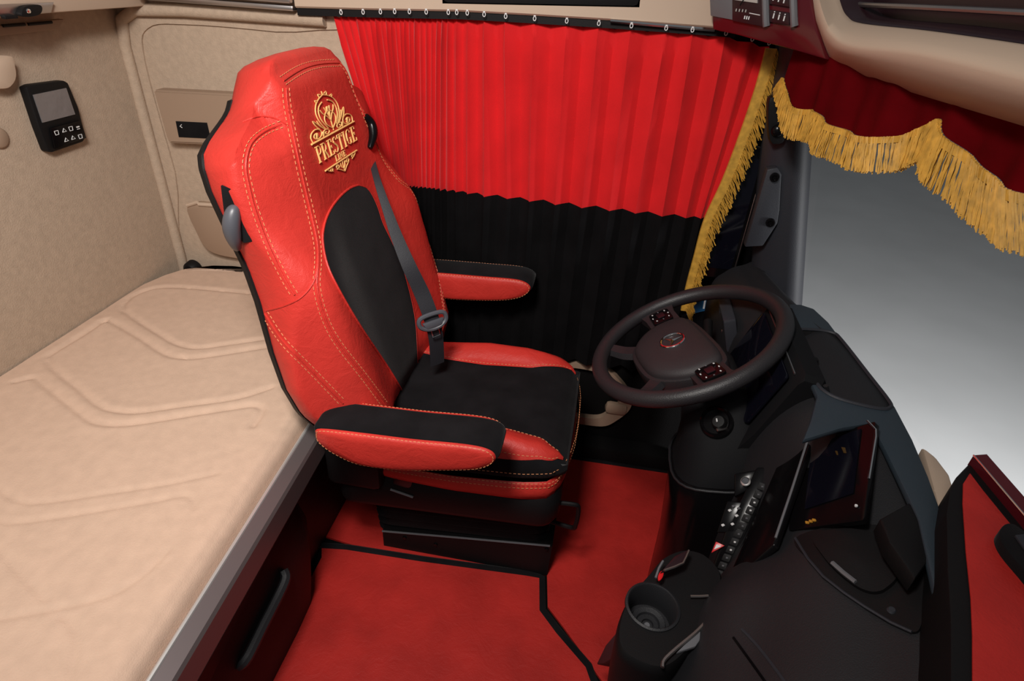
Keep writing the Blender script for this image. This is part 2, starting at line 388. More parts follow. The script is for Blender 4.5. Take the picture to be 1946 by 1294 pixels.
# ------------------------------------------------------------------ bunk
bunk = thing('bunk', 'black bunk base with a brushed metal front rail under the beige mattress', 'bunk', (-0.95, 0.8, 0))
def railx(y): return -0.567 - 0.0525 * (y - 0.388)
bm = nb()
ys = [-0.15, 0.2, 0.6, 1.0, 1.18]
loft(bm, [[(railx(y) + 0.004, y, 0.522), (railx(y) + 0.030, y, 0.512), (railx(y) + 0.034, y, 0.505), (railx(y) + 0.034, y, 0.448), (railx(y) + 0.026, y, 0.444), (railx(y) - 0.03, y, 0.444), (railx(y) - 0.03, y, 0.505)] for y in ys])
obj('front_rail', bm, 'rail', bunk, 'brushed grey metal rail', thr=25)
bm = nb(); tube(bm, [(railx(y) + 0.002, y, 0.5215) for y in ys], 0.0042, 8); obj('rail_edge', bm, 'bright', bunk, 'bright polished edge strip')
bm = nb(); tube(bm, [(railx(y) + 0.030, y, 0.444) for y in ys], 0.003, 6); obj('rail_seal', bm, 'alu', bunk)
bm = nb()
loft(bm, [[(railx(y) + 0.008, y, 0.442), (railx(y) - 0.015, y, 0.25), (-0.66, y, 0.0), (-1.34, y, 0.0), (-1.34, y, 0.442)] for y in (-0.15, 0.5, 1.0, 1.60)]); obj('base_box', bm, 'black', bunk)
bm = nb(); bmc = [(-0.15, 0), (0.3, 0), (0.78, 0), (0.86, -0.004), (0.95, -0.05)]
loft(bm, [[(-0.585 + o, y, 0.40), (-0.575 + o, y, 0.28), (-0.585 + o, y, 0.12), (-0.602 + o, y, 0.004), (-0.72, y, 0.004), (-0.72, y, 0.40)] for y, o in bmc]); dr = obj('drawer', bm, 'black', bunk, 'black drawer front under the bunk', thr=30)
ha = [at(543, 1100, x=-0.565), at(528, 1135, x=-0.565), at(500, 1190, x=-0.565), at(470, 1250, x=-0.565)]
bm = nb(); tube(bm, cr([ha[0] + V((-.01, .012, .01)), ha[0], ha[1], ha[2], ha[3], ha[3] + V((-.012, -.012, -.01))], 4), 0.011, 8); obj('drawer_pull', bm, 'dash', dr, 'dark grey pull bar')

# mattress with welted channels
PX = {'a': [(476, 557), (325, 545), (263, 557), (233, 582), (247, 599), (309, 639), (337, 654), (374, 661), (433, 654), (530, 640)],
      'b': [(198, 610), (216, 614), (266, 642), (309, 670), (340, 679), (386, 678), (520, 657)],
      'c': [(198, 610), (150, 640), (98, 672), (91, 682), (102, 701), (148, 738), (185, 769), (216, 780), (263, 783), (340, 772), (448, 757), (515, 736)],
      'd': [(30, 725), (62, 718), (80, 729), (139, 775), (173, 800), (210, 807), (263, 804), (371, 787), (448, 775), (482, 771), (498, 780), (482, 809)],
      'e': [(-60, 890), (0, 931), (32, 949), (74, 954), (192, 938), (320, 918), (413, 898)],
      'f': [(-40, 985), (0, 989), (32, 992), (128, 979), (288, 952), (342, 941), (365, 946), (370, 963)],
      'g': [(-20, 1025), (6, 1053), (86, 1139)], 'h': [(-40, 1180), (0, 1174), (96, 1158), (160, 1144), (218, 1126), (272, 1091), (317, 1046)],
      'i': [(118, 1170), (138, 1187), (146, 1219), (141, 1254), (130, 1293), (115, 1340)]}
NX, NY = 128, 290
ux = np.linspace(0, 1, NX); vy = np.linspace(0, 1, NY)
ymax = lambda x: ip(x, [(-1.345, 1.43), (-1.325, 1.50), (-1.29, 1.56), (-1.22, 1.602), (-1.15, 1.617), (-0.5, 1.62)])
PXY = np.zeros((NX, NY, 2))
for i, u in enumerate(ux):
    xa = -1.345 + u * (1.345 - 0.60)
    ym = ymax(xa)
    for j, v in enumerate(vy):
        y = -0.12 + v * (ym + 0.12)
        xf = railx(y) - 0.020
        PXY[i, j] = (-1.345 + u * (xf + 1.345), y)
H = np.zeros((NX, NY))
for k, l in PX.items():
    pts = cr([at(*p, z=0.556) for p in l], 6)
    D = np.full((NX, NY), 9.0)
    for p, q in zip(pts, pts[1:]):
        d = np.array([q.x - p.x, q.y - p.y]); L2 = d @ d + 1e-12
        w = PXY - np.array([p.x, p.y]); t = np.clip((w @ d) / L2, 0, 1)
        D = np.minimum(D, np.hypot(*(np.moveaxis(w - t[..., None] * d, -1, 0))))
    dep, sg = (0.0066, 0.0072) if k in 'abcd' else (0.0036, 0.005)
    H -= dep * np.exp(-(D / sg) ** 2) - (0.0022 * np.exp(-(D / 0.035) ** 2) if k in 'abcd' else 0)
edge = (1 - ux) * 0.75
Zt = 0.556 + H
for i in range(NX):
    e = (1 - ux[i]) * 0.745
    if e < 0.02: Zt[i, :] -= 0.010 * (1 - e / 0.02) ** 2
bm = nb()
top = grid(bm, lambda i, j: V((PXY[i, j, 0], PXY[i, j, 1], Zt[i, j])), NX, NY)
low = [[None] * NY for _ in range(3)]
prev = top[-1]
for dx, z in [(0.007, 0.542), (0.011, 0.528), (0.016, 0.512)]:
    row = [bm.verts.new((PXY[-1, j, 0] + dx, PXY[-1, j, 1], z)) for j in range(NY)]
    for j in range(NY - 1): face(bm, [prev[j], row[j], row[j + 1], prev[j + 1]])
    prev = row
bl = [bm.verts.new((PXY[0, j, 0], PXY[0, j, 1], 0.516)) for j in range(NY)]
for j in range(NY - 1):
    face(bm, [top[0][j + 1], bl[j + 1], bl[j], top[0][j]]); face(bm, [prev[j + 1], prev[j], bl[j], bl[j + 1]])
e1 = [bl[-1]] + [top[i][-1] for i in range(NX)] + [prev[-1]]; face(bm, e1)
tag(obj('mattress', bm, 'mattress', thr=55), 'beige quilted mattress with welted channels lying on the bunk', 'mattress')

# ------------------------------------------------------------------ floor mats
def edge_strip(bm, pts, w, h, closed=False):
    pts = cr(pts, 3, closed) if False else [V(p) for p in pts]
    secs = []
    N = len(pts)
    for i, p in enumerate(pts):
        a = pts[(i - 1) % N] if (closed or i) else p; b = pts[(i + 1) % N] if (closed or i < N - 1) else p
        d = (b - a).normalized(); s = V((-d.y, d.x, 0)) * w / 2
        z = V((0, 0, 1))
        secs.append([p - s, p - s + z * h * .7, p - s * .5 + z * h, p + s * .5 + z * h, p + s + z * h * .7, p + s])
    if closed: secs.append(secs[0])
    loft(bm, secs, cap=not closed)
fm = thing('floor_mat', 'red leather tunnel mat with black binding in front of the bunk', 'floor mat', (-0.25, 0.8, 0))
o1 = [at(*p, z=0) for p in [(612, 1040), (660, 1043), (800, 1065), (1000, 1092), (1030, 1100), (1031, 1162), (1062, 1203), (1118, 1268), (1140, 1330)]]
poly = o1 + [V((0.2, 0.45, 0)), V((0.2, 0.1, 0)), V((-0.64, 0.1, 0)), V((-0.64, 1.0, 0))]
bm = nb(); prism(bm, poly, (0, 0, 0.008)); obj('leather_top', bm, 'mat_red', fm)
bm = nb(); edge_strip(bm, [o1[0] + V((-.04, .004, 0))] + [p for p in o1], 0.018, 0.013); obj('binding', bm, 'suede', fm, 'black binding')
fm2 = thing('floor_mat', 'red leather footwell mat under the driver seat with black binding', 'floor mat', (0.1, 1.3, 0))
poly = [V((-0.70, 1.075, 0)), V((-0.70, 1.52, 0)), V((-0.3, 1.56, 0)), V((0.40, 1.57, 0)), V((0.42, 1.0, 0)), V((0.24, 0.72, 0)), V((0.15, 0.82, 0))] + [p + V((0.012, 0.012, 0)) for p in [o1[6], o1[5], o1[4], o1[3], o1[2], o1[1]]]
bm = nb(); prism(bm, poly, (0, 0, 0.007)); obj('leather_top', bm, 'mat_red', fm2)
bm = nb(); edge_strip(bm, [V((-0.70, 1.52, 0)), V((-0.3, 1.56, 0)), V((0.40, 1.57, 0))], 0.015, 0.012); obj('binding', bm, 'suede', fm2, 'black binding')

# ------------------------------------------------------------------ door curtain
cur = thing('curtain', 'pleated red and black curtain with gold fringe over the driver door window', 'curtain', (-0.2, 1.6, 1.32))
Z0, Z1, Z2 = 1.315, 0.895, 0.385
top_px = [632, 648, 662, 677, 690, 702, 713, 723, 732, 741, 750, 759, 768, 778, 788, 799, 810, 821, 831, 841, 852, 868, 888, 920, 961, 1016, 1077, 1138, 1200, 1266, 1316, 1380, 1430, 1462]
bot_px = [734, 738, 742, 746, 750, 754, 758, 762, 766, 770, 774, 778, 783, 789, 796, 803, 811, 819, 828, 838, 850, 867, 890, 922, 965, 1008, 1057, 1106, 1158, 1208, 1258, 1308, 1332, 1347]
ft = [at(p, ip(p, [(632, 32), (900, 30), (1380, 62), (1465, 95)]), y=1.6).x for p in top_px]
fb = [at(p, ip(p, [(734, 350), (1335, 415)]), y=1.6).x for p in bot_px]
NF = len(ft)
ztop = [at(p, ip(p, [(632, 30), (760, 27), (880, 29), (960, 36), (1077, 45), (1200, 54), (1316, 62), (1380, 68), (1465, 90)]), y=1.59).z for p in top_px]
random.seed(9)
amp = [random.uniform(0.55, 1.5) if i < 21 else random.uniform(0.9, 1.1) for i in range(NF)]
cols = []                                      # (fold index float, y-offset factor)
for i in range(NF - 1):
    for t in (0, 0.10, 0.22, 0.36, 0.5, 0.64, 0.78, 0.90): cols.append((i, t))
cols.append((NF - 2, 1.0))
def cur_pt(c, z):
    i, t = c
    if z >= Z1: k = (Z0 - z) / (Z0 - Z1)
    else: k = 1 + 0.10 * (Z1 - z) / (Z1 - Z2) * (1 if i < NF * 0.6 else 0)
    k2 = k if k <= 1 else k
    a = lerp(ft[i], fb[i], k2); b = lerp(ft[i + 1], fb[i + 1], k2)
    w = abs(b - a)
    A = max(0.0155, min(0.031, 0.44 * w)) * lerp(amp[i], amp[i + 1], t)
    gather = 1 if z < Z0 - 0.06 else lerp(0.45, 1, (Z0 - z) / 0.06)
    tri = abs(2 * t - 1)                       # 1 at the ridges (t=0,1), 0 in the valley
    tri = tri ** 1.08
    y = 1.612 - A * tri * gather + 0.0015 * math.sin(9 * z + i)
    if t == 0 or t == 1.0: y -= 0.0016
    x = a + (b - a) * t
    x += 0.0012 * math.sin(6 * z + 1.7 * i) * (1 if w > 0.02 else 0.3)
    z += (lerp(ztop[i], ztop[i + 1], t) - Z0) * max(0, (z - Z1) / (Z0 - Z1))
    return V((x, y, z))
def sheet(za, zb, n):
    bm = nb(); zs = [lerp(za, zb, k / (n - 1)) for k in range(n)]
    grid(bm, lambda i, j: cur_pt(cols[i], zs[j] if not (za == Z0 and j == 0) else zs[j] - 0.006 * (1 - abs(2 * cols[i][1] - 1))), len(cols), n)
    return bm
obj('upper_cloth', sheet(Z0, Z1, 26), 'curtain', cur, 'red upper cloth', thr=62)
obj('lower_cloth', sheet(Z1, Z2, 20), 'curtain_b', cur, 'black lower cloth', thr=62)
# gliders
for p in top_px[1::3][:6] + top_px[20:]:
    u = p; v = ip(p, [(632, 24), (760, 22), (880, 24), (960, 31), (1077, 40), (1200, 49), (1316, 57), (1380, 63), (1465, 82)])
    q = at(u, v, y=1.575)
    bm = nb(); tube(bm, [q + V((math.cos(a) * 0.0032, 0, math.sin(a) * 0.0046)) for a in [k * PI / 5 for k in range(10)]], 0.0011, 6, closed=True)
    box(bm, q + V((0, 0, 0.0055)), (0.0055, 0.004, 0.003), 0.001)
    obj('glider', bm, 'white', cur, 'white plastic glider')
# gold fringe along the front edge
ed = cr([at(*p, y=1.585) for p in [(1466, 92), (1446, 165), (1415, 255), (1380, 345), (1345, 420), (1325, 490), (1310, 545), (1300, 590)]], 10)
bm = nb()
secs = []
for i, p in enumerate(ed):
    w = lerp(0.024, 0.018, i / len(ed))
    secs.append([p + V((-w * .55, 0.004, 0)), p + V((-w * .5, -0.003, 0)), p + V((w * .5, -0.003, 0)), p + V((w * .55, 0.004, 0))])
loft(bm, secs); obj('fringe_braid', bm, 'fringe', cur, 'gold woven braid')
bm = nb(); random.seed(3)
for k in range(230):
    s = k / 229 * (len(ed) - 1.001); i = int(s); p = ed[i].lerp(ed[i + 1], s - i)
    w = lerp(0.010, 0.006, k / 229)
    L = random.uniform(0.034, 0.047) * lerp(1.0, 0.8, k / 229); r = random.uniform(0.0011, 0.0017)
    d = V((0.62 + random.uniform(-.12, .12), random.uniform(-.12, .10), -0.78)).normalized()
    q0 = p + V((w, random.uniform(-.004, .002), 0)); ph = random.uniform(0, 6)
    tube(bm, [q0 + d * L * t + V((math.sin(t * 9 + ph), math.cos(t * 9 + ph), 0)) * 0.0012 + V((0, 0, -0.006 * t * t)) for t in (0, .25, .5, .75, 1)], r, 4)
obj('fringe_strands', bm, 'fringe', cur, 'gold twisted strands', stuff=True)

# ------------------------------------------------------------------ windscreen valance
val = thing('valance', 'dark red scalloped valance with gold fringe across the windscreen top', 'valance', (0.45, 1.1, 1.3))
VP, VD = V((0.345, 1.45, 1.2)), V((0.165, -0.60, 0)).normalized()
VN = V((VD.y, -VD.x, 0)); VN = VN if VN.x < 0 else -VN
def vpt(u, v, off=0.0): return onpl(u, v, VP + VN * off, VN)
hem_px = [(1497, 148), (1503, 180), (1515, 205), (1545, 209), (1570, 222), (1582, 236), (1630, 257), (1690, 260), (1745, 245), (1788, 226), (1800, 240), (1812, 262), (1850, 305), (1900, 343), (1946, 364), (2020, 385)]
frg_px = [(1481, 170), (1488, 225), (1500, 262), (1525, 266), (1548, 275), (1560, 296), (1615, 322), (1680, 328), (1722, 318), (1752, 306), (1762, 326), (1775, 352), (1825, 412), (1885, 455), (1946, 480), (2020, 495)]
hem = cr([vpt(*p) for p in hem_px], 12); frg = cr([vpt(*p) for p in frg_px], 12)
bm = nb()
def ripple(p, s): return VN * (0.008 * math.sin(s * 42) + 0.004 * math.sin(s * 90 + 1))
cl = []
for i, p in enumerate(hem):
    s = (p - VP).dot(VD); tp = V((p.x, p.y, 1.335))
    if i < 24: tp = V((p.x + 0.02 * (1 - i / 24) * 0, p.y, 1.335))
    cl.append([p.lerp(tp, k / 9) + ripple(p, s) * (1 - 0.5 * k / 9) for k in range(10)])
vs = grid(bm, lambda i, j: cl[i][j], len(cl), 10)
bmesh.ops.solidify(bm, geom=list(bm.faces), thickness=0.003)
obj('cloth', bm, 'valance', val, thr=60)
bm = nb(); secs = []
for i, p in enumerate(hem):
    q = p.lerp(frg[i], 0.18); s = (p - VP).dot(VD); o = ripple(p, s)
    secs.append([p + o + VN * 0.002, p + o + VN * 0.006, q + o + VN * 0.006, q + o + VN * 0.002])
loft(bm, secs); obj('fringe_braid', bm, 'fringe', val, 'gold woven braid')
bm = nb(); random.seed(5)
NS = 900
for k in range(NS):
    s = k / (NS - 1) * (len(hem) - 1.001); i = int(s); f = s - i
    a = hem[i].lerp(hem[i + 1], f); b = frg[i].lerp(frg[i + 1], f)
    o = ripple(a, (a - VP).dot(VD)) + VN * random.uniform(0.001, 0.007)
    b = b + (b - a) * random.uniform(-0.05, 0.04) + VD * random.uniform(-.004, .004)
    ph = random.uniform(0, 6); r = random.uniform(0.0011, 0.0016)
    tube(bm, [a.lerp(b, t) + o + (VD * math.sin(t * 10 + ph)) * 0.0012 for t in (0, .2, .4, .6, .8, 1)], r, 4)
obj('fringe_strands', bm, 'fringe', val, 'gold twisted strands', stuff=True)

# ------------------------------------------------------------------ header consoles
HA, HB = V((0.376, 1.31, 1.32)), V((0.469, 0.81, 1.32))
HD = (HB - HA).normalized(); HN = V((HD.y, -HD.x, 0)); HN = HN if HN.x < 0 else -HN
def hp(u, v, off=0.0): return onpl(u, v, HA + HN * off, HN)
oc = thing('overhead_console', 'large beige overhead console with a dark recessed shelf above the windscreen', 'overhead console', tuple(HA))
# cross-section follows the opening edge; built from bottom edge, lower bull-nose, bevel, opening edge, recess wall
bot = cr([hp(*p, -0.03) for p in [(1500, -40), (1545, 60), (1562, 112), (1600, 133), (1740, 178), (1946, 240), (2060, 278)]], 6)
lowf = cr([hp(*p, 0.0) for p in [(1505, -45), (1553, 55), (1575, 100), (1612, 120), (1745, 162), (1946, 222), (2060, 258)]], 6)
mid = cr([hp(*p, 0.030) for p in [(1540, -60), (1564, 30), (1584, 66), (1624, 88), (1750, 100), (1946, 146), (2060, 176)]], 6)
opn = cr([hp(*p, -0.010) for p in [(1570, -70), (1588, 5), (1602, 33), (1630, 46), (1755, 60), (1946, 88), (2060, 110)]], 6)
rec = [p - HN * 0.10 + V((0, 0, 0.012)) for p in opn]
bkk = [p - HN * 0.10 - V((0, 0, 0.0)) for p in bot]
opi = [p - HN * 0.012 + V((0, 0, .002)) for p in opn]
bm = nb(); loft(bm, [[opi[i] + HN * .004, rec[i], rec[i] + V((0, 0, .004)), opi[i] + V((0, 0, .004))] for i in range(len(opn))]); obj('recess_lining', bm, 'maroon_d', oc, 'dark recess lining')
bm = nb()
loft(bm, [[bkk[i], bot[i], lowf[i], lowf[i].lerp(mid[i], .5) + HN * 0.006, lowf[i].lerp(mid[i], .88) + HN * .003, mid[i].lerp(opn[i], .12) + HN * .002, mid[i].lerp(opn[i], .5) + HN * 0.003, opn[i], opi[i]] for i in range(len(bot))], cap=True)
obj('console_shell', bm, 'beige', oc, thr=65)
bm = nb()
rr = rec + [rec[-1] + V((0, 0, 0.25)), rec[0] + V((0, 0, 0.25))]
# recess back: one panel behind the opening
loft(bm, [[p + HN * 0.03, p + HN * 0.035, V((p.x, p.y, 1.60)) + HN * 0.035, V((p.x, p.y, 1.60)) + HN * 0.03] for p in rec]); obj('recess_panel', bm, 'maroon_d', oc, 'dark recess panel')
bm = nb(); tube(bm, cr([hp(*p, -0.05) for p in [(1598, -30), (1606, 0), (1625, 8), (1750, 14), (1946, 24), (2060, 32)]], 5), 0.0045, 8); obj('chrome_strip', bm, 'alu', oc, 'silver trim strip')

hu = thing('tachograph_console', 'dark maroon header panel with tachograph and switches above the curtain end', 'header panel', (0.3, 1.4, 1.33))
GA, GB = at(1355, 56, y=1.54), HA + V((-0.002, 0.0, 0.004))
GD = (V((GB.x, GB.y, 0)) - V((GA.x, GA.y, 0))).normalized(); GN = V((GD.y, -GD.x, 0)); GN = GN if GN.x < 0 else -GN
def gp(u, v, off=0.0): return onpl(u, v, GA + GN * off, GN)
bm = nb()
pl = [gp(*p) for p in [(1354, 56), (1400, 66), (1450, 80), (1500, 93), (1570, 114), (1552, 55), (1530, -40), (1348, -40)]]
prism(bm, pl, -GN * 0.09, 0.004); obj('panel_body', bm, 'maroon', hu)
bm = nb(); prism(bm, [gp(*p, 0.001) for p in [(1352, 30), (1394, 38), (1392, -40), (1349, -40)]], GN * 0.003, 0.001); obj('side_cover', bm, 'grey', hu, 'grey side cover')
bm = nb(); prism(bm, [gp(*p, 0.001) for p in [(1396, 40), (1458, 52), (1452, -40), (1396, -40)]], GN * 0.008, 0.002); tg = obj('tachograph', bm, 'maroon_d', hu)
bm = nb(); prism(bm, [gp(*p, 0.0095) for p in [(1397, 0), (1440, 6), (1440, -40), (1397, -40)]], GN * 0.002); dl = obj('gauge_face', bm, 'gauge', tg, 'pale gauge face')
bm = nb(); a = gp(1406, 10, 0.0125); b = gp(1414, -2, 0.0125); tube(bm, [a, (a + b) / 2, b], 0.0012, 5); obj('gauge_needle', bm, 'black', dl)
for x in (1399, 1405, 1411, 1417):
    bm = nb(); box(bm, gp(x, 19 + (x - 1399) * .1, 0.010), (0.002, 0.003, 0.005)); obj('gauge_print', bm, 'gauge', tg)
bm = nb(); a = gp(1424, 25, 0.0098); b = gp(1444, 29, 0.0098); tube(bm, [a, (a + b) / 2, b], 0.0009, 4); obj('gauge_line', bm, 'white', tg)
bm = nb()
for dx in (0, 4, 8): box(bm, gp(1415 + dx, 33 + dx * .15, 0.010), (0.002, 0.002, 0.006))
obj('gauge_print', bm, 'white', tg)
for x in (1456, 1509):
    bm = nb(); a = gp(x - 2, -30, 0.006); b = gp(x, 40, 0.006); c = gp(x + 1, 50, 0.004); tube(bm, [a, a.lerp(b, .5), b, c], 0.007, 8); obj('switch_bezel', bm, 'grey', hu, 'grey rounded bezel')
for r, y in ((0, 2), (1, 36)):
    bm = nb(); prism(bm, [gp(*p, 0.001) for p in [(1464, y - 18), (1502, y - 12), (1503, y + 12), (1465, y + 6)]], GN * 0.005, 0.0015); sw = obj('switch_row', bm, 'maroon_d', hu)
    for x in (1470, 1480, 1490):
        bm = nb(); p = gp(x, y - 6 + (x - 1470) * .25, 0.0065); box(bm, p, (0.002, 0.003, 0.009)); box(bm, p + V((0, 0, 0.007)), (0.002, 0.002, 0.002)); obj('switch_symbol', bm, 'white', sw)

# ------------------------------------------------------------------ mirror display on the pillar
mc = thing('mirror_display', 'tall black mirror camera screen on the left pillar beside the curtain fringe', 'display', (0.36, 1.62, 0.9))
TL, TR, BR, BL = at(1400, 266, y=1.635), at(1460, 283, y=1.615), at(1390, 531, y=1.615), at(1305, 522, y=1.635)
def rrect(TL, TR, BR, BL, r, n=5):
    out = []
    P = [TL, TR, BR, BL]
    for i in range(4):
        p = P[i]; a = (P[i - 1] - p).normalized(); b = (P[(i + 1) % 4] - p).normalized()
        s, e = p + a * r, p + b * r
        for k in range(n + 1):
            t = k / n; out.append((s * (1 - t) ** 2) + (p * 2 * t * (1 - t)) + (e * t * t))
    return out
nn = (TR - TL).cross(BL - TL).normalized(); nn = nn if nn.y < 0 else -nn
bm = nb(); prism(bm, rrect(TL, TR, BR, BL, 0.016), -nn * 0.028, 0.003); obj('housing', bm, 'gloss', mc)
cc = (TL + TR + BR + BL) / 4
ins = [cc + (p - cc) * 0.84 for p in (TL, TR, BR, BL)]
bm = nb(); prism(bm, rrect(*ins, 0.008), nn * 0.0015); obj('screen', bm, 'screen', mc)
bm = nb(); e0 = TR - nn * 0.004; e1 = BR - nn * 0.004; tube(bm, [e0.lerp(e1, .04), e0.lerp(e1, .3), e0.lerp(e1, .6), e0.lerp(e1, 1.0)], 0.0035, 6); obj('edge_strip', bm, 'alu', mc, 'silver edge strip')
bk = thing('mirror_bracket', 'grey two-bolt bracket plate on the pillar beside the mirror screen', 'bracket', (0.40, 1.43, 1.0))
pl = [at(*p, y=1.505) for p in [(1458, 322), (1478, 318), (1486, 332), (1482, 400), (1478, 425), (1450, 468), (1415, 470), (1430, 420)]]
bm = nb(); prism(bm, pl, (0, 0.03, 0), 0.004); obj('plate', bm, 'pillar', bk)
for p in [(1472, 337), (1464, 423)]:
    bm = nb(); q = at(*p, y=1.504); lathe(bm, [(0, 0.002), (0.005, 0.002), (0.006, 0.006), (0.010, 0.006), (0.0115, 0.0)], q, (-0.2, -1, 0), 20); obj('bolt', bm, 'gloss', bk, 'black bolt')
pv = thing('pillar_handle', 'black rounded pillar fitting with a round knob under the header', 'handle', (0.36, 1.42, 1.18))
bm = nb(); prism(bm, cr([at(*p, y=1.495) for p in [(1462, 190), (1475, 186), (1486, 196), (1492, 240), (1490, 268), (1476, 274), (1464, 268), (1460, 230)]], 4, closed=True), (0, 0.03, 0), 0.005); obj('fitting', bm, 'black', pv)
bm = nb(); lathe(bm, [(0, 0.012), (0.010, 0.011), (0.013, 0.008), (0.015, 0)], at(1478, 248, y=1.495), (-0.2, -1, 0.1), 24); obj('knob', bm, 'gloss', pv)
bm = nb(); prism(bm, rrect(*[at(*p, y=1.686) for p in [(1300, 562), (1346, 560), (1343, 590), (1300, 600)]], 0.008), (0, 0.004, 0), 0.001)
bl_ = thing('sticker', 'small blue sticker with a white edge on the dark door glass below the curtain fringe', 'sticker', tuple(at(1322, 590, y=1.69)))
obj('sticker_sheet', bm, 'blue', bl_)
bm = nb(); a = at(1341, 565, y=1.685); b = at(1337, 586, y=1.685); tube(bm, [a, (a + b) / 2, b], 0.003, 6); obj('sticker_edge', bm, 'white', bl_, 'white edge')

# ------------------------------------------------------------------ driver's seat
YC = 1.222
seat = thing('driver_seat', 'red leather and black suede driver seat with gold embroidery, armrests and suspension base', 'seat', (-0.28, 1.22, 0))
P0 = V((-.415, 0, .526)); RA = math.radians(14.6)
UP = V((-math.sin(RA), 0, math.cos(RA))); NR = V((math.cos(RA), 0, math.sin(RA)))
def sp(y, s, d): return P0 + UP * s + NR * d + V((0, YC + y, 0))
def onb(u, v, off=0.0):                           # photo point -> (y, s) on the backrest
    p = onpl(u, v, P0 + NR * off, NR); return p.y - YC, (p - P0).dot(UP)
WT = [(-0.10, .21), (-0.04, .265), (0.06, .315), (0.13, .345), (0.2, .352), (0.28, .340), (0.38, .314), (0.45, .304), (0.52, .306), (0.6, .306), (0.64, .298), (0.660, .284), (0.674, .262), (0.686, .234), (0.697, .205), (0.708, .184), (0.722, .170), (0.745, .152), (0.765, .134)]
def Wd(s): return ip(s, WT)
def tap(s): return ip(s, [(.66, .028), (.71, .050)])
def front(y, s):
    W = Wd(s); a = abs(y)
    lo = ip(a, [(0, 0), (.11, .002), (.15, .008), (.19, .016), (.23, .024), (.265, .025), (.29, .012), (.31, -.020), (.325, -.050), (.352, -.078)])
    upn = ip(a, [(0, 0), (.15, .0), (.185, -.003), (.205, -.010), (.24, -.022), (.27, -.034), (.292, -.046), (.305, -.062)])
    hd = ip(a, [(0, 0), (.13, -.001), (.146, -.005), (.156, -.014), (.164, -.028), (.174, -.05)])
    t1 = min(1, max(0, (s - .36) / .18)); t1 = t1 * t1 * (3 - 2 * t1)
    t2 = min(1, max(0, (s - .62) / .10)); t2 = t2 * t2 * (3 - 2 * t2)
    d = lerp(lerp(lo, upn, t1), hd, t2)
    c = ip(s, [(0, -.016), (.10, -.017), (.38, -.016), (.50, -.010), (.60, -.003), (.65, 0)]); q = min(1, max(0, (a - .06) / .18)); d += c * (1 - q * q * (3 - 2 * q))
    if s < 0.03: d -= (0.03 - s) * 0.5
    if s > 0.715: d -= ((s - 0.715) / 0.05) ** 2 * 0.020
    return d
def back(s): return ip(s, [(-.1, -.105), (.1, -.125), (.4, -.130), (.64, -.132), (.70, -.138), (.77, -.120)])
NFR = 45
def section(s):
    W = Wd(s); pts = []
    for i in range(NFR):
        q = -1 + 2 * i / (NFR - 1); y = W * (math.sin(q * PI / 2) * 0.55 + q * 0.45)
        pts.append(sp(y, s, front(y, s)))
    db = back(s); df = front(W, s)
    for k in range(1, 6):
        t = k / 6; pts.append(sp(W - tap(s) * t * t, s, lerp(df, db, t)))
    wb = W - tap(s) - .001
    for k in range(9): pts.append(sp(lerp(wb, -wb, k / 8), s, db - 0.012 * math.sin(PI * k / 8)))
    for k in range(5, 0, -1):
        t = k / 6; pts.append(sp(-W + tap(s) * t * t, s, lerp(df, db, t)))
    return pts
ss = [-0.10 + 0.02 * k for k in range(36)] + [.615 + .0075 * k for k in range(20)]
ss = sorted(set(round(x, 4) for x in ss if x <= 0.765))
bm = nb(); vs = loft(bm, [section(s) for s in ss], cap=False)
# domed top of the headrest
n = len(vs[-1]); prev = vs[-1]; cen = sum((v.co for v in prev), V()) / n
for k, (f, h) in enumerate([(0.93, .012), (0.80, .020), (0.55, .026), (0.25, .029)]):
    ring = [bm.verts.new(cen + (vs[-1][i].co - cen) * f + UP * h) for i in range(n)]
    for i in range(n): face(bm, [prev[i], prev[(i + 1) % n], ring[(i + 1) % n], ring[i]])
    prev = ring
face(bm, prev); face(bm, vs[0][::-1])
backrest = obj('backrest', bm, 'leather', seat, thr=50)
def side_pt(sg, s, t, off):
    W = Wd(s); return sp(sg * (W - tap(s) * t * t + off), s, lerp(front(W, s), back(s), t))
def fp(y, s, off=0.002): return sp(y, s, front(y, s) + off)
# black rear shell
bm = nb(); sec = []
for s in [x for x in ss if x < 0.735]:
    W = Wd(s) - tap(s) + .0035; db = back(s)
    sec.append([sp(W - .004, s, db + .010), sp(W + .0035, s, db + .004), sp(W - .004, s, db - .010), sp(W * .6, s, db - .022), sp(0, s, db - .026), sp(-W * .6, s, db - .022), sp(-W + .004, s, db - .010), sp(-W - .0035, s, db + .004), sp(-W + .004, s, db + .010)])
loft(bm, sec); obj('back_shell', bm, 'black', seat, 'black rear shell')
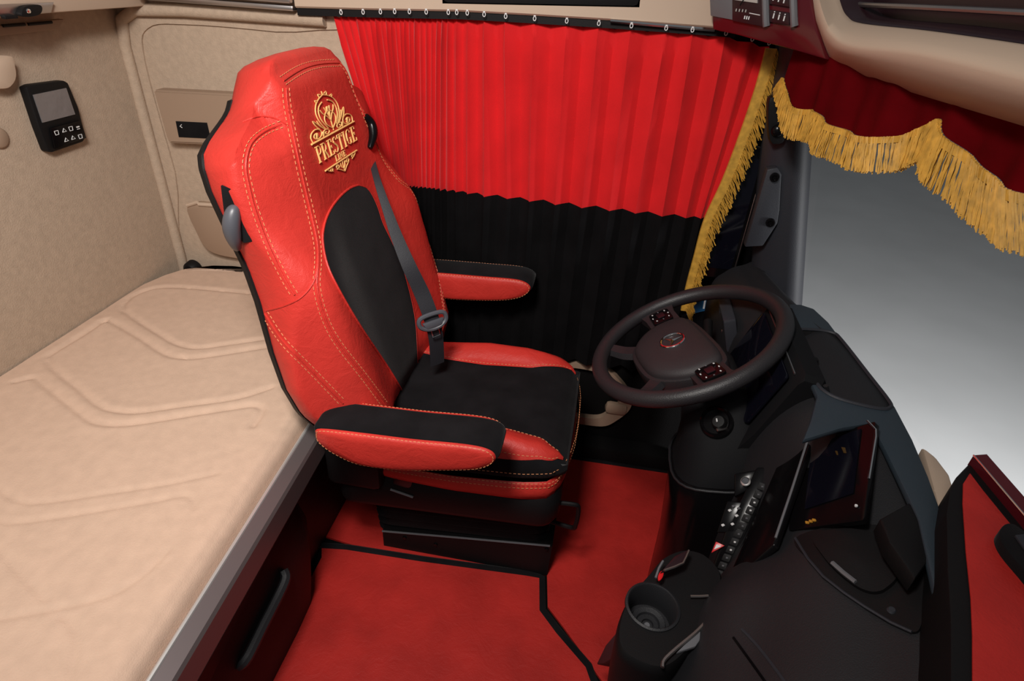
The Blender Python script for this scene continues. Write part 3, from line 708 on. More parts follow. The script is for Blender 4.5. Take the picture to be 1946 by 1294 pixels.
# black suede insert, laid on the measured outline of the backrest
onback = hitter(backrest)
def pxc(l, n=10): return [(p.x, p.y) for p in cr([(u, v, 0) for u, v in l], n)]
def arc(l, t):
    l = [V((u, v, 0)) for u, v in l]; d = [0]
    for p, q in zip(l, l[1:]): d.append(d[-1] + (q - p).length)
    t *= d[-1]
    for i in range(len(l) - 1):
        if t <= d[i + 1] or i == len(l) - 2:
            q = l[i].lerp(l[i + 1], min(1, (t - d[i]) / max(1e-9, d[i + 1] - d[i]))); return q.x, q.y
LI = pxc([(782, 775), (766, 748), (737, 700), (683, 620), (642, 550), (621, 505), (612, 462), (614, 430), (625, 400), (644, 374), (663, 358), (679, 352)])
RI = pxc([(794, 735), (792, 690), (786, 600), (764, 510), (742, 458), (726, 425), (716, 395), (705, 371), (694, 357), (679, 352)])
bm = nb(); NRW = 56
def ins_pt(i, j, off=.0035):
    t = i / (NRW - 1); t = math.sin(t * PI / 2); l, r = arc(LI, t), arc(RI, t); k = j / 24
    return onback(lerp(l[0], r[0], k), lerp(l[1], r[1], k), off)
grid(bm, lambda i, j: ins_pt(i, j), NRW, 25)
bmesh.ops.solidify(bm, geom=list(bm.faces), thickness=0.003)
obj('suede_insert', bm, 'suede', seat, 'black suede centre panel', thr=60)
bm = nb(); tube(bm, [ins_pt(i, 0, .002) for i in range(NRW)] + [ins_pt(i, 24, .002) for i in range(NRW - 2, -1, -1)], .0024, 6); obj('insert_piping', bm, 'leather', seat)
# seams and double stitching: visible near side measured, far side mirrored
def seam_line(pts, place, w=.0072):
    bs = nb(); tube(bs, [place(p, 0) for p in pts], 0.0019, 5); obj('seam', bs, 'leather', seat)
    for o in (-w, w):
        bm = nb(); dashes(bm, [place(p, o) for p in pts], NR); obj('stitching', bm, 'thread', seat, 'orange double stitching')
def near_seam(l, wpx=6.5):
    c = pxc(l, 8); nrm = []
    for i in range(len(c)):
        p, q = c[max(0, i - 1)], c[min(len(c) - 1, i + 1)]; d = math.hypot(q[0] - p[0], q[1] - p[1]) or 1
        nrm.append((-(q[1] - p[1]) / d, (q[0] - p[0]) / d))
    seam_line(range(len(c)), lambda i, o: onback(c[i][0] + nrm[i][0] * o, c[i][1] + nrm[i][1] * o, .0008), wpx)
near_seam([(543, 168), (545, 195), (552, 235), (570, 320), (589, 400), (602, 460), (604, 500), (602, 545), (616, 600), (641, 650), (691, 715), (733, 772)])
near_seam([(504, 596), (540, 650), (598, 710), (652, 766)])
near_seam([(535, 236), (500, 252), (476, 275), (467, 312), (472, 350), (487, 405), (512, 470), (543, 532), (560, 560)])
bs = nb(); tube(bs, [onback(u, v, .0003) for u, v in pxc([(604, 482), (598, 530), (574, 563), (540, 581), (506, 590)], 6)], .0020, 5); obj('seam', bs, 'leather', seat)
bs = nb(); tube(bs, [onback(u, v, .0002) for u, v in pxc([(462, 232), (490, 222), (520, 224), (547, 238)], 6)], .0017, 5); obj('seam', bs, 'leather', seat)
inner = [(0.0, .215), (0.09, .245), (0.2, .285), (0.3, .297), (0.355, .294), (0.41, .274), (0.443, .236), (0.52, .203), (0.58, .172), (0.62, .158), (0.66, .151), (0.69, .148), (0.715, .143), (0.735, .132), (0.742, .125)]
def seam(tab, sg, s0, s1, n=60): return [(sg * ip(lerp(s0, s1, k / n), tab), lerp(s0, s1, k / n)) for k in range(n + 1)]
seam_line(seam(inner, 1, 0.0, 0.742, 70), lambda p, o: fp(min(p[0] + o, Wd(p[1]) - .002), p[1], .0008))
seam_line([(lerp(-.124, .124, k / 30), 0.742 + 0.010 * math.cos(PI * (k / 30 - .5))) for k in range(31)], lambda p, o: fp(p[0], p[1] + o, .001))

# embroidery: flourish, PRESTIGE, LINE, scroll
eo = onb(633, 252); ex = onb(668, 228); ew = onb(588, 276)
def em(u, v):                                     # emblem chart: u to the right (+y), v up, 1 unit = half the rule length
    y = eo[0] + .004 + u * EW; s = eo[1] + v * EV
    return fp(y, s, 0.0022)
EW, EV = .103, .0425
bm = nb()
R1 = 0.0013
strokes(bm, [[(-1.02, 0), (-.5, 0.0), (0, 0), (.5, 0), (1.02, 0)]], em, 0.0022)
strokes(bm, [[(-.80, -1.36), (-.3, -1.36), (0.2, -1.36), (.80, -1.36)]], em, 0.0018)
def spiral(cx, cy, r0, r1, a0, turns, n=26, sx=1): return [(cx + sx * lerp(r0, r1, k / n) * math.cos(a0 + turns * 2 * PI * k / n), cy + lerp(r0, r1, k / n) * math.sin(a0 + turns * 2 * PI * k / n)) for k in range(n + 1)]
L = []; LB = []
for sg in (-1, 1):
    L += [spiral(sg * .72, .24, .25, .05, PI * .5, -1.2, sx=-sg), spiral(sg * .30, .16, .15, .04, PI * .2, 1.1, sx=sg)]
    L += [[(sg * .95, .02), (sg * .98, .25), (sg * .90, .42), (sg * .72, .50), (sg * .55, .44)],
          [(sg * .55, .42), (sg * .66, .62), (sg * .72, .86), (sg * .62, .74), (sg * .48, .50), (sg * .30, .28)],
          [(sg * .42, .42), (sg * .52, .62), (sg * .56, .80)],
          [(sg * .30, .30), (sg * .46, .70), (sg * .50, 1.10), (sg * .40, 1.42), (sg * .22, 1.62), (0, 1.74)],
          [(sg * .20, .30), (sg * .36, .70), (sg * .39, 1.05), (sg * .30, 1.32), (sg * .12, 1.46)],
          [(sg * .02, .22), (sg * .20, .45), (sg * .24, .72), (sg * .12, .96), (0, 1.02)],
          [(0, .55), (sg * .10, .78), (sg * .24, .98), (sg * .30, 1.16)],
          [(0, .70), (sg * .06, .95), (sg * .12, 1.20)],
          [(sg * .34, 1.50), (sg * .38, 1.62), (sg * .30, 1.60)], [(sg * .16, 1.68), (sg * .18, 1.82), (sg * .08, 1.78)]]
    LB += [spiral(sg * .55, -1.10, .085, .02, PI * .5, 1.2, n=16, sx=sg), spiral(sg * .22, -1.14, .11, .02, PI * .5, -1.2, n=16, sx=sg),
          [(sg * .70, -1.02), (sg * .62, -1.12), (sg * .48, -1.20)], [(sg * .30, -1.22), (sg * .16, -1.34), (0, -1.52)], [(sg * .10, -1.06), (sg * .08, -1.26), (0, -1.38)]]
L += [[(0, .10), (0, .5), (0, 1.2)], [(0, 1.74), (0, 1.90)]]; LB += [[(0, -1.02), (0, -1.45)]]
L += [[(x, -1.36 + (y + .98) * 1.05) for x, y in l] for l in LB]
strokes(bm, [cr([(x, y, 0) for x, y in l], 3) if len(l) < 10 else [(x, y, 0) for x, y in l] for l in L], lambda x, y, z: em(x, y), R1)
for (x, y) in [(-.72, .22), (.72, .22), (0, 1.1), (-.45, .16), (.45, .16)]:
    q = em(x, y); box(bm, q, (.004, .008, .010), .0018)
obj('embroidery', bm, 'gold', seat, 'gold embroidered flourish')
# serif capitals as thick and thin threads on a 0..1 x 0..1 cell
GL = {
 'P': (.62, [[(.16, 0), (.16, 1)]], [[(.02, 0), (.32, 0)], [(.02, 1), (.16, 1), (.40, 1), (.56, .90), (.60, .75), (.54, .58), (.38, .49), (.18, .48)]]),
 'R': (.72, [[(.16, 0), (.16, 1)], [(.36, .48), (.62, .04)]], [[(.02, 0), (.30, 0)], [(.02, 1), (.16, 1), (.40, 1), (.54, .90), (.58, .75), (.52, .58), (.36, .49), (.18, .48)], [(.56, 0), (.74, 0)]]),
 'E': (.60, [[(.16, 0), (.16, 1)]], [[(.02, 0), (.56, 0), (.58, .20)], [(.02, 1), (.52, 1), (.54, .82)], [(.16, .52), (.42, .52)], [(.42, .42), (.42, .62)]]),
 'S': (.56, [[(.10, .74), (.18, .62), (.38, .46), (.48, .32)]], [[(.47, .80), (.46, .92), (.30, 1.0), (.14, .94), (.09, .80), (.12, .70)], [(.46, .34), (.48, .20), (.38, .04), (.22, 0), (.08, .08), (.07, .24)]]),
 'T': (.68, [[(.34, 0), (.34, 1)]], [[(.20, 0), (.48, 0)], [(.04, .80), (.06, 1), (.62, 1), (.64, .80)]]),
 'I': (.34, [[(.17, 0), (.17, 1)]], [[(.03, 0), (.31, 0)], [(.03, 1), (.31, 1)]]),
 'G': (.72, [[(.10, .30), (.08, .55), (.14, .80)], [(.56, .04), (.56, .38)]], [[(.60, .78), (.56, .92), (.38, 1.0), (.20, .92), (.12, .76)], [(.09, .34), (.18, .08), (.36, 0), (.56, .08)], [(.44, .40), (.68, .40)]]),
 'L': (.58, [[(.16, 0), (.16, 1)]], [[(.02, 0), (.54, 0), (.56, .22)], [(.02, 1), (.30, 1)]]),
 'N': (.74, [[(.14, 1), (.60, 0)]], [[(.14, 0), (.14, 1)], [(.60, 0), (.60, 1)], [(.03, 0), (.26, 0)], [(.50, 1), (.72, 1)], [(.02, 1), (.14, 1)]]),
}
def word(bm, txt, width, vb, h, r):
    tot = sum(GL[c][0] + .10 for c in txt); k = width / tot; x = -width / 2
    for c in txt:
        w, thick, thin = GL[c]
        for l in thick: strokes(bm, [[(x + (a + .04) * k, vb + b * h) for a, b in l]], em, r)
        for l in thin: strokes(bm, [[(x + (a + .04) * k, vb + b * h) for a, b in l]], em, r * .62)
        x += (w + .10) * k
bm = nb(); word(bm, 'PRESTIGE', 1.92, -.90, .70, 0.0020); obj('embroidered_lettering', bm, 'gold', seat, 'gold lettering PRESTIGE')
bm = nb(); word(bm, 'LINE', .52, -1.27, .26, 0.0013); obj('embroidered_lettering', bm, 'gold', seat, 'gold lettering LINE')

# shoulder openings with height levers
yn = YC - .297
o = [at(*p, y=yn) for p in [(424, 350), (447, 357), (462, 400), (484, 456), (468, 459), (448, 440), (430, 400)]]
bm = nb(); prism(bm, [p + V((0, .004, 0)) for p in o], (0, -.012, 0), .001); so = obj('shoulder_slot', bm, 'suede', seat, 'black shoulder opening')
bm = nb(); lp = [at(u, v, y=yn - k) for u, v, k in [(450, 394, .004), (443, 404, .012), (440, 430, .018), (445, 455, .015), (451, 472, .006)]]
tube(bm, cr(lp, 5), lambda t: 0.007 + 0.0085 * math.sin(PI * min(1, max(0, t))), 12); obj('height_lever', bm, 'lever', so, 'grey adjusting lever')
bm = nb(); tube(bm, cr([onback(u, v, k) for u, v, k in [(692, 220, .004), (699, 236, .009), (702, 258, .010), (700, 282, .004)]], 5), lambda t: 0.006 + 0.005 * math.sin(PI * min(1, max(0, t))), 12); obj('height_lever', bm, 'gloss', seat, 'glossy black adjusting lever')

# cushion
YU = 1.208
CX0, CX1 = -0.50, 0.003
def cw(x): return ip(x, [(-.5, .20), (-.4, .215), (-.26, .222), (-.1, .216), (-.04, .205), (0.003, .182)])
def ctop(x, y):
    a = abs(y) / cw(x)
    z = 0.502 + ip(x, [(-.5, -.012), (-.3, 0), (-.15, .010), (-.06, .008), (-.02, -.006), (0.003, -.03)])
    z += ip(a, [(0, 0), (.62, .0), (.72, .012), (.86, .020), (.95, .010), (1.0, -.014)]) * ip(x, [(-.5, .5), (-.38, 1.0), (-.26, 1.35), (-.14, 1.1), (-.03, .25), (0, .0)])
    return z
def ring(z, ins):
    pts = []
    N = 14
    for k in range(N): x = lerp(CX0, -0.06, k / N); pts.append(V((x + ins * (1 if k == 0 else 0), YU - cw(x) + ins, z)))
    for k in range(13):
        a = -PI / 2 + PI * k / 12
        pts.append(V((-0.06 + (0.063 - ins) * math.cos(a) ** 0.8 if math.cos(a) > 0 else -0.06, YU + (cw(-.06) - ins) * (abs(math.sin(a)) ** 0.75) * (1 if a > 0 else -1), z)))
    for k in range(N, -1, -1): x = lerp(CX0, -0.06, k / N); pts.append(V((x + ins * (1 if k == 0 else 0), YU + cw(x) - ins, z)))
    return pts
def tilt(p, k): return V((p.x, p.y, p.z + k * (p.x + 0.25)))
# upholstered body: black suede top and band
bm = nb()
nx, ny = 44, 41
def cpt(i, j):
    x = lerp(CX0, 0.0, i / (nx - 1)); y = (-1 + 2 * j / (ny - 1)); y = (0.6 * y + 0.4 * math.sin(y * PI / 2)) * cw(x)
    return V((x, YU + y, ctop(x, y)))
g = grid(bm, cpt, nx, ny)
rim = [g[i][0] for i in range(nx)] + [g[-1][j] for j in range(1, ny - 1)] + [g[i][-1] for i in range(nx - 1, -1, -1)]
prev = rim
for ins, z in [(-0.006, .478), (-0.007, .462), (-0.002, .446), (0.006, .436)]:
    cur_r = []
    for v0 in rim:
        d = V((v0.co.x + 0.2, v0.co.y - YU, 0)); d = V((max(0, d.x - .0) * (1 if v0.co.x > -0.05 else 0), d.y, 0)).normalized()
        zz = z + (v0.co.x + .25) * 0.03 - 0.012 * (1 if False else 0)
        cur_r.append(bm.verts.new(V((v0.co.x, v0.co.y, zz)) - d * ins))
    for a in range(len(rim) - 1): face(bm, [prev[a], prev[a + 1], cur_r[a + 1], cur_r[a]])
    prev = cur_r
obj('cushion', bm, 'suede', seat, 'black suede seat cushion', thr=60)
# red bolster tops
for sg in (-1, 1):
    bm = nb()
    xs = [lerp(-0.48, -0.008, k / 40) for k in range(41)]
    inn = [(-.48, .74), (-.38, .63), (-.26, .56), (-.14, .60), (-.06, .72), (-.008, .90)]
    out = [(-.48, 1.0), (-.08, 1.0), (-.03, .99), (-.008, .94)]
    def bp_(i, j):
        x = xs[int(i)]; a = lerp(ip(x, inn), ip(x, out), j / 10); y = sg * a * cw(x)
        return V((x, YU + y, ctop(x, y) + 0.003 + 0.005 * math.sin(PI * j / 10)))
    grid(bm, bp_, 41, 11)
    bmesh.ops.solidify(bm, geom=list(bm.faces), thickness=0.003)
    bo = obj('cushion_bolster', bm, 'leather', seat, 'red leather side bolster', thr=60)
    for j in (0.6, 9.4):
        st = nb(); dashes(st, [bp_(i, j) + V((0, 0, .0012)) for i in range(2, 40)], NR); obj('cushion_stitching', st, 'thread', bo, 'orange stitching')
# red lower skirt
def skirt(ins, z0, z1):
    secs = []
    base = ring(0, 0)
    for p in base:
        d = V((p.x + 0.2 if p.x > -0.06 else 0, p.y - YU, 0)).normalized()
        o = p + d * ins; dz = (p.x + .25) * 0.06
        secs.append([o + V((0, 0, z1 + dz)) - d * .006, o + V((0, 0, z1 + dz - .005)), o + d * .004 + V((0, 0, lerp(z0, z1, .5) + dz * .6)), o + V((0, 0, z0 + dz * .2 + .005)), o + V((0, 0, z0 + dz * .2)) - d * .01])
    return secs
bm = nb(); sk = skirt(0.006, 0.378, 0.425); loft(bm, sk, closed=False); obj('cushion_skirt', bm, 'leather', seat, 'red leather lower skirt', thr=60)
for t_, dz in ((0.006, .416), (0.012, .436), (0.011, .466)):
    st = nb(); dashes(st, [p + V((p.x + 0.2 if p.x > -0.06 else 0, p.y - YU, 0)).normalized() * (t_ + .003) + V((0, 0, dz + (p.x + .25) * 0.045)) for p in ring(0, 0)], NR)
    obj('cushion_stitching', st, 'thread', seat, 'orange stitching')
# pan, bellows, base
def shr(pts, z, ky): return pts
bm = nb()
def slab(x0, x1, y0, y1, z, c=0.03, tiltk=0.0):
    out = []
    for (cx, cy, a0) in ((x1 - c, y1 - c, 0), (x0 + c, y1 - c, PI / 2), (x0 + c, y0 + c, PI), (x1 - c, y0 + c, 1.5 * PI)):
        for k in range(5):
            a = a0 + PI / 2 * k / 4; x = cx + c * math.cos(a); out.append(V((x, cy + c * math.sin(a), z + tiltk * (x + .25))))
    return out
loft(bm, [slab(-.565, -.01, 1.00, 1.43, .275, .04, .06), slab(-.565, 0.0, .985, 1.445, .30, .05, .06), slab(-.565, .0, .985, 1.445, .36, .05, .05), slab(-.555, -.01, 1.0, 1.43, .388, .05, .04)]); obj('seat_pan', bm, 'black', seat)
for yy in (.99, 1.45):
    bm = nb(); box(bm, (-0.50, yy, 0.41), (0.14, 0.05, 0.13), 0.02); obj('recliner_cover', bm, 'black', seat)
bm = nb(); sec = []
for k in range(13):
    z = lerp(.085, .285, k / 12); i = 0.010 * (k % 2)
    sec.append(slab(-.51 + i, -.02 - i, 1.083 + i - .03 * (k / 12), 1.40 - i, z, .04, .09))
loft(bm, sec); obj('suspension_bellows', bm, 'suede', seat, thr=70)
bm = nb(); sec = []
loft(bm, [[(-.485, y, 0.008), (-.010, y, 0.008), (-.006, y, .13), (-.02, y, .136), (-.47, y, .078), (-.485, y, .072)] for y in (1.075, 1.08, 1.38, 1.385)]); obj('base_box', bm, 'black', seat, 'black seat plinth', thr=30)
bm = nb(); tube(bm, [(-.485, 1.073, .072), (-.25, 1.073, .104), (-.012, 1.073, .135)], .003, 6); obj('plinth_edge', bm, 'grey', seat)
for x, z in ((-.42, .06), (-.33, .055), (-.02, .118)):
    bm = nb(); lathe(bm, [(0, .004), (.005, .004), (.006, 0)], (x, 1.075, z), (0, -1, 0), 12); obj('plinth_bolt', bm, 'gloss', seat)
bm = nb(); tube(bm, cr([(-.02, 1.04, .335), (.03, 1.04, .34), (.045, 1.045, .325), (.045, 1.05, .26), (.035, 1.06, .235), (-.03, 1.08, .225)], 5), .006, 8); obj('slide_bar', bm, 'black', seat, 'black slide adjusting bar')
bm = nb(); q = at(770, 905, y=.985); box(bm, q + V((0, .012, .012)), (.040, .020, .028), .005, Matrix.Rotation(.25, 3, 'Y')); bk_ = obj('buckle_button', bm, 'red', seat, 'red buckle button')
bm = nb(); box(bm, q + V((-.008, .014, -.022)), (.048, .024, .045), .006, Matrix.Rotation(.25, 3, 'Y')); obj('belt_buckle', bm, 'maroon_d', seat)
bm = nb(); tube(bm, [at(742, 930, y=.982), at(765, 938, y=.982), at(785, 945, y=.982)], .003, 6); obj('pan_trim', bm, 'grey', seat)

# armrests
def armrest(name, yo, yi, pts_top, pts_bot, face_sign):
    # side profile in x-z between the outer and the inner face
    prof = pts_top + pts_bot[::-1]
    pr = cr([(p[0], 0, p[1]) for p in prof], 5, closed=True)
    bm = nb(); secs = []
    ca = V((sum(p.x for p in pr) / len(pr), 0, sum(p.z for p in pr) / len(pr)))
    for t, k in ((0, .90), (.03, .96), (.10, 1.0), (.5, 1.01), (.90, 1.0), (.97, .96), (1, .90)):
        secs.append([V((ca.x + (p.x - ca.x) * (1 - (1 - k) * .35), lerp(yo, yi, t), ca.z + (p.z - ca.z) * k)) for p in pr])
    loft(bm, secs); arm = obj('armrest', bm, 'suede', seat, 'black suede armrest', thr=60)
    yf = yo if face_sign < 0 else yi
    # leather cheeks on the visible side
    for yy, sgn in ((min(yo, yi), -1), (max(yo, yi), 1)):
        bm = nb(); b2 = nb()
        secs = [[V((ca.x + (p.x - ca.x) * k, yy + sgn * o, ca.z + (p.z - ca.z) * k - .003)) for p in pr] for k, o in ((.965, -.012), (.965, .002), (.93, .007), (.80, .010), (.5, .012))]
        loft(bm, secs); obj('armrest_cheek', bm, 'leather', arm, 'red leather cheek', thr=60)
        q = [V((ca.x + (p.x - ca.x) * .945, yy + sgn * .0062, ca.z + (p.z - ca.z) * .93 - .003)) for p in pr]
        dashes(b2, q + [q[0]], NR, .005, .0035, .0008); obj('armrest_stitching', b2, 'thread', arm, 'orange stitching')
    return arm
a1t = [(-.509, .632), (-.496, .648), (-.40, .655), (-.30, .660), (-.19, .669), (-.143, .665), (-.128, .648)]
a1b = [(-.505, .612), (-.475, .588), (-.42, .568), (-.33, .573), (-.24, .592), (-.17, .610), (-.138, .628)]
armrest('near', .842, .925, a1t, a1b, -1)
off = 0.045
a2t = [(x, z + off) for x, z in [(-.505, .640), (-.46, .648), (-.30, .656), (-.21, .660), (-.175, .654), (-.160, .640)]]
a2b = [(x, z + off) for x, z in [(-.505, .600), (-.475, .575), (-.42, .568), (-.33, .575), (-.24, .588), (-.19, .604), (-.166, .622)]]
armrest('far', 1.575, 1.492, a2t, a2b, 1)

# seat belt: guide loop, webbing, tongue
bm = nb()
bl = [onpl(u, v, P0 + NR * o, NR) for u, v, o in [(705, 296, -.02), (716, 340, .012), (736, 400, .035), (754, 450, .05), (777, 505, .068), (801, 556, .078), (818, 600, .085), (828, 640, .080), (831, 692, .055)]]
wv = [0.007, .008, .011, .014, .017, .019, .019, .019, .019]
cl = cr(bl, 5); secs = []
for i, p in enumerate(cl):
    w = ip(i / 5, list(enumerate(wv))); sd = V((0.80, 0.58, 0.16)).normalized(); BN = V((.55, -.80, .2))
    secs.append([p - sd * w, p - sd * w + BN * .0015, p + BN * .003, p + sd * w + BN * .0015, p + sd * w, p - BN * .001])
loft(bm, secs); belt = obj('seat_belt', bm, 'webbing', seat, 'dark grey seat belt webbing')
tpp = cl[31]; SD = V((0.80, 0.58, 0.16)).normalized(); BN = V((.55, -.80, .2)).normalized(); DN = SD.cross(BN).normalized(); DN = DN if DN.z < 0 else -DN
def bp3(a, b, h=0): return tpp + SD * a + DN * b + BN * (h + .004)
bm = nb(); tube(bm, cr([bp3(a, b, .004) for a, b in [(-.030, -.014), (0, -.018), (.030, -.014), (.034, .004), (.020, .016), (0, .020), (-.020, .016), (-.034, .004)]], 4, closed=True), .0058, 8, closed=True)
prism(bm, [bp3(a, b, 0) for a, b in [(-.028, -.002), (.028, -.002), (.020, .016), (-.020, .016)]], BN * .010, .003)
tg_ = obj('belt_tongue_grip', bm, 'lever', belt, 'grey plastic tongue grip')
bm = nb(); tube(bm, [bp3(-.010, .016, .005), bp3(-.010, .040, .005), bp3(.010, .040, .005), bp3(.010, .016, .005)], .0020, 6); obj('belt_tongue', bm, 'chrome', belt, 'chrome belt tongue')

# ------------------------------------------------------------------ dashboard
dash = thing('dashboard', 'charcoal and slate dashboard wrapping round the driver footwell', 'dashboard', (0.4, 0.8, 0))
ST = [  # y, then profile from the windscreen edge over the deck down to the floor (x, z)
 (1.58, [(.47, .60), (.44, .785), (.40, .785), (.36, .76), (.33, .70), (.35, .50), (.42, .30), (.45, 0)]),
 (1.40, [(.52, .60), (.482, .786), (.43, .785), (.39, .76), (.35, .69), (.36, .52), (.42, .30), (.46, 0)]),
 (1.32, [(.55, .60), (.505, .788), (.45, .786), (.41, .76), (.37, .69), (.37, .52), (.42, .30), (.46, 0)]),
 (1.20, [(.59, .60), (.553, .79), (.47, .787), (.43, .76), (.38, .69), (.37, .52), (.41, .30), (.45, 0)]),
 (1.10, [(.60, .60), (.572, .79), (.48, .787), (.43, .755), (.38, .68), (.36, .52), (.38, .30), (.42, 0)]),
 (0.98, [(.60, .60), (.584, .79), (.48, .785), (.42, .745), (.38, .66), (.35, .52), (.35, .30), (.36, 0)]),
 (0.86, [(.60, .60), (.581, .785), (.49, .772), (.43, .72), (.39, .62), (.35, .48), (.33, .28), (.32, 0)]),
 (0.76, [(.59, .60), (.573, .775), (.48, .755), (.42, .71), (.37, .64), (.31, .53), (.27, .28), (.26, 0)]),
 (0.66, [(.57, .58), (.55, .765), (.46, .74), (.40, .71), (.34, .66), (.255, .57), (.20, .30), (.19, 0)]),
 (0.55, [(.54, .55), (.515, .755), (.43, .73), (.37, .70), (.31, .65), (.225, .56), (.15, .30), (.14, 0)]),
 (0.44, [(.49, .53), (.468, .748), (.40, .725), (.34, .695), (.28, .65), (.20, .56), (.13, .30), (.12, 0)]),
 (0.30, [(.43, .52), (.405, .74), (.36, .72), (.31, .69), (.26, .645), (.185, .555), (.12, .30), (.11, 0)]),
 (0.12, [(.36, .52), (.335, .735), (.31, .715), (.28, .69), (.24, .64), (.17, .55), (.11, .30), (.10, 0)]),
]
cols8 = [cr([V((p[1][k][0], p[0], p[1][k][1])) for p in ST], 4) for k in range(8)]
rowsd = []
for i in range(len(cols8[0])):
    rowsd.append(cr([cols8[k][i] for k in range(8)], 5))
bm = nb(); vs = grid(bm, lambda i, j: rowsd[i][j], len(rowsd), len(rowsd[0]))
lo = [[bm.verts.new((r[0].co.x, r[0].co.y, 0.0)) for r in vs]]
for i in range(len(vs) - 1): face(bm, [vs[i][0], vs[i + 1][0], lo[0][i + 1], lo[0][i]]); face(bm, [vs[i][-1], lo[0][i], lo[0][i + 1], vs[i + 1][-1]])
face(bm, [v for v in vs[0]] + [lo[0][0]]); face(bm, ([v for v in vs[-1]] + [lo[0][-1]])[::-1])
body = obj('dash_body', bm, 'dash', dash, thr=50)
onbody = hitter(body)
# deck tray: slab with a sunk well
deck_px = [(1500, 577), (1522, 578), (1547, 586), (1575, 612), (1605, 652), (1660, 718), (1702, 773), (1735, 835), (1765, 905), (1785, 960), (1796, 1040), (1798, 1140), (1780, 1140), (1745, 985), (1712, 915), (1680, 850), (1655, 804), (1600, 813), (1526, 836), (1540, 800), (1553, 752), (1525, 690), (1505, 640)]
bm = nb(); prism(bm, [at(*p, z=.803) for p in deck_px], (0, 0, -.012), .004); dk = obj('deck', bm, 'dash_top', dash, 'slate deck panel with daylight put into its colour')
well = cr([at(*p, z=.803) for p in [(1512, 630), (1545, 627), (1582, 633), (1600, 648), (1650, 712), (1690, 764), (1690, 775), (1675, 778), (1630, 769), (1585, 755), (1557, 736), (1540, 705), (1520, 660)]], 4, closed=True)
wc = sum(well, V()) / len(well)
bm = nb(); loft(bm, [[p + V((0, 0, -.04)) for p in well], [p + V((0, 0, .02)) for p in well]]); ct = obj('cutter', bm, 'dash'); cut(dk, ct)
bm = nb(); loft(bm, [[p + V((0, 0, -.002)) for p in well], [wc + (p - wc) * .97 + V((0, 0, -.008)) for p in well], [wc + (p - wc) * .90 + V((0, 0, -.036)) for p in well]], cap=False); obj('tray_wall', bm, 'black', dk)
bm = nb(); loft(bm, [[wc + (p - wc) * .91 + V((0, 0, -.040)) for p in well], [wc + (p - wc) * .91 + V((0, 0, -.034)) for p in well]]); obj('tray_liner', bm, 'pillar', dk, 'slate grey rubber tray liner')
bm = nb(); tube(bm, [p + V((0, 0, .001)) for p in well], .0035, 6, closed=True); obj('tray_rim', bm, 'pillar', dk)
bm = nb(); q = at(1546, 692, z=.79); box(bm, q, (.012, .014, .03), .004); obj('tray_sensor', bm, 'black', dk)
# instrument hood in front of the driver
hood = thing('instrument_display', 'wide dark driver display in a hooded housing behind the steering wheel', 'display', (.43, 1.15, .76))
bm = nb()
sec = []
for y, k in ((1.005, .9), (1.015, 1), (1.30, 1), (1.315, .9)):
    pr = [(.335, .60), (.365, .66), (.415, .806), (.425, .818), (.462, .812), (.468, .80), (.455, .62)]
    cx, cz = .41, .72
    sec.append([(cx + (x - cx) * k, y, cz + (z - cz) * k) for x, z in pr])
loft(bm, sec); obj('hood', bm, 'hoodm', hood, thr=30)
bm = nb(); a, b, c, d_ = V((.358, 1.03, .665)), V((.358, 1.29, .665)), V((.405, 1.29, .797)), V((.405, 1.03, .797)); nrm = (b - a).cross(d_ - a).normalized(); nrm = nrm if nrm.x < 0 else -nrm
prism(bm, rrect(d_, c, b, a, .01), nrm * .006, .001); obj('screen', bm, 'screen', hood)
bm = nb(); tube(bm, [V((.412, y, .805)) for y in (1.03, 1.1, 1.2, 1.29)], .0022, 6); obj('screen_edge', bm, 'alu', hood, 'silver upper edge')
bm = nb(); tube(bm, [V((x, 1.003, z)) for x, z in ((.462, .806), (.470, .79), (.462, .70), (.455, .64))], .005, 8); obj('hood_lip', bm, 'dash', hood)
# side vent
bm = nb()
vc = at(1385, 632, y=1.40)
vent = thing('air_vent', 'slatted dark grey air vent seen through the steering wheel', 'air vent', tuple(vc))
vr = Matrix.Rotation(math.radians(-18), 3, 'Y')
t = nb()
for c, s in (((0, .055, 0), (.03, .014, .14)), ((0, -.055, 0), (.03, .014, .14)), ((0, 0, .065), (.03, .12, .014)), ((0, 0, -.065), (.03, .12, .014))): box(t, c, s, .004)
t.transform(Matrix.Translation(vc) @ vr.to_4x4()); join(bm, t); obj('vent_frame', bm, 'pillar', vent)
for k in range(7):
    bm = nb(); t = nb(); box(t, (0.004, -.042 + .014 * k, 0), (.02, .003, .118), .001); t.transform(Matrix.Translation(vc) @ vr.to_4x4()); join(bm, t); obj('vent_slat', bm, 'dash', vent)
bm = nb(); t = nb(); box(t, (-.012, 0, .0), (.012, .006, .022), .002); t.transform(Matrix.Translation(vc) @ vr.to_4x4()); join(bm, t); obj('vent_tab', bm, 'alu', vent, 'silver tab')
bm = nb(); prism(bm, [at(*p, y=1.44) for p in [(1402, 565), (1452, 570), (1480, 590), (1462, 610), (1428, 628), (1415, 590)]], (0.03, .03, 0), .004); obj('vent_cheek', bm, 'pillar', dash, 'grey cheek panel beside the vent')
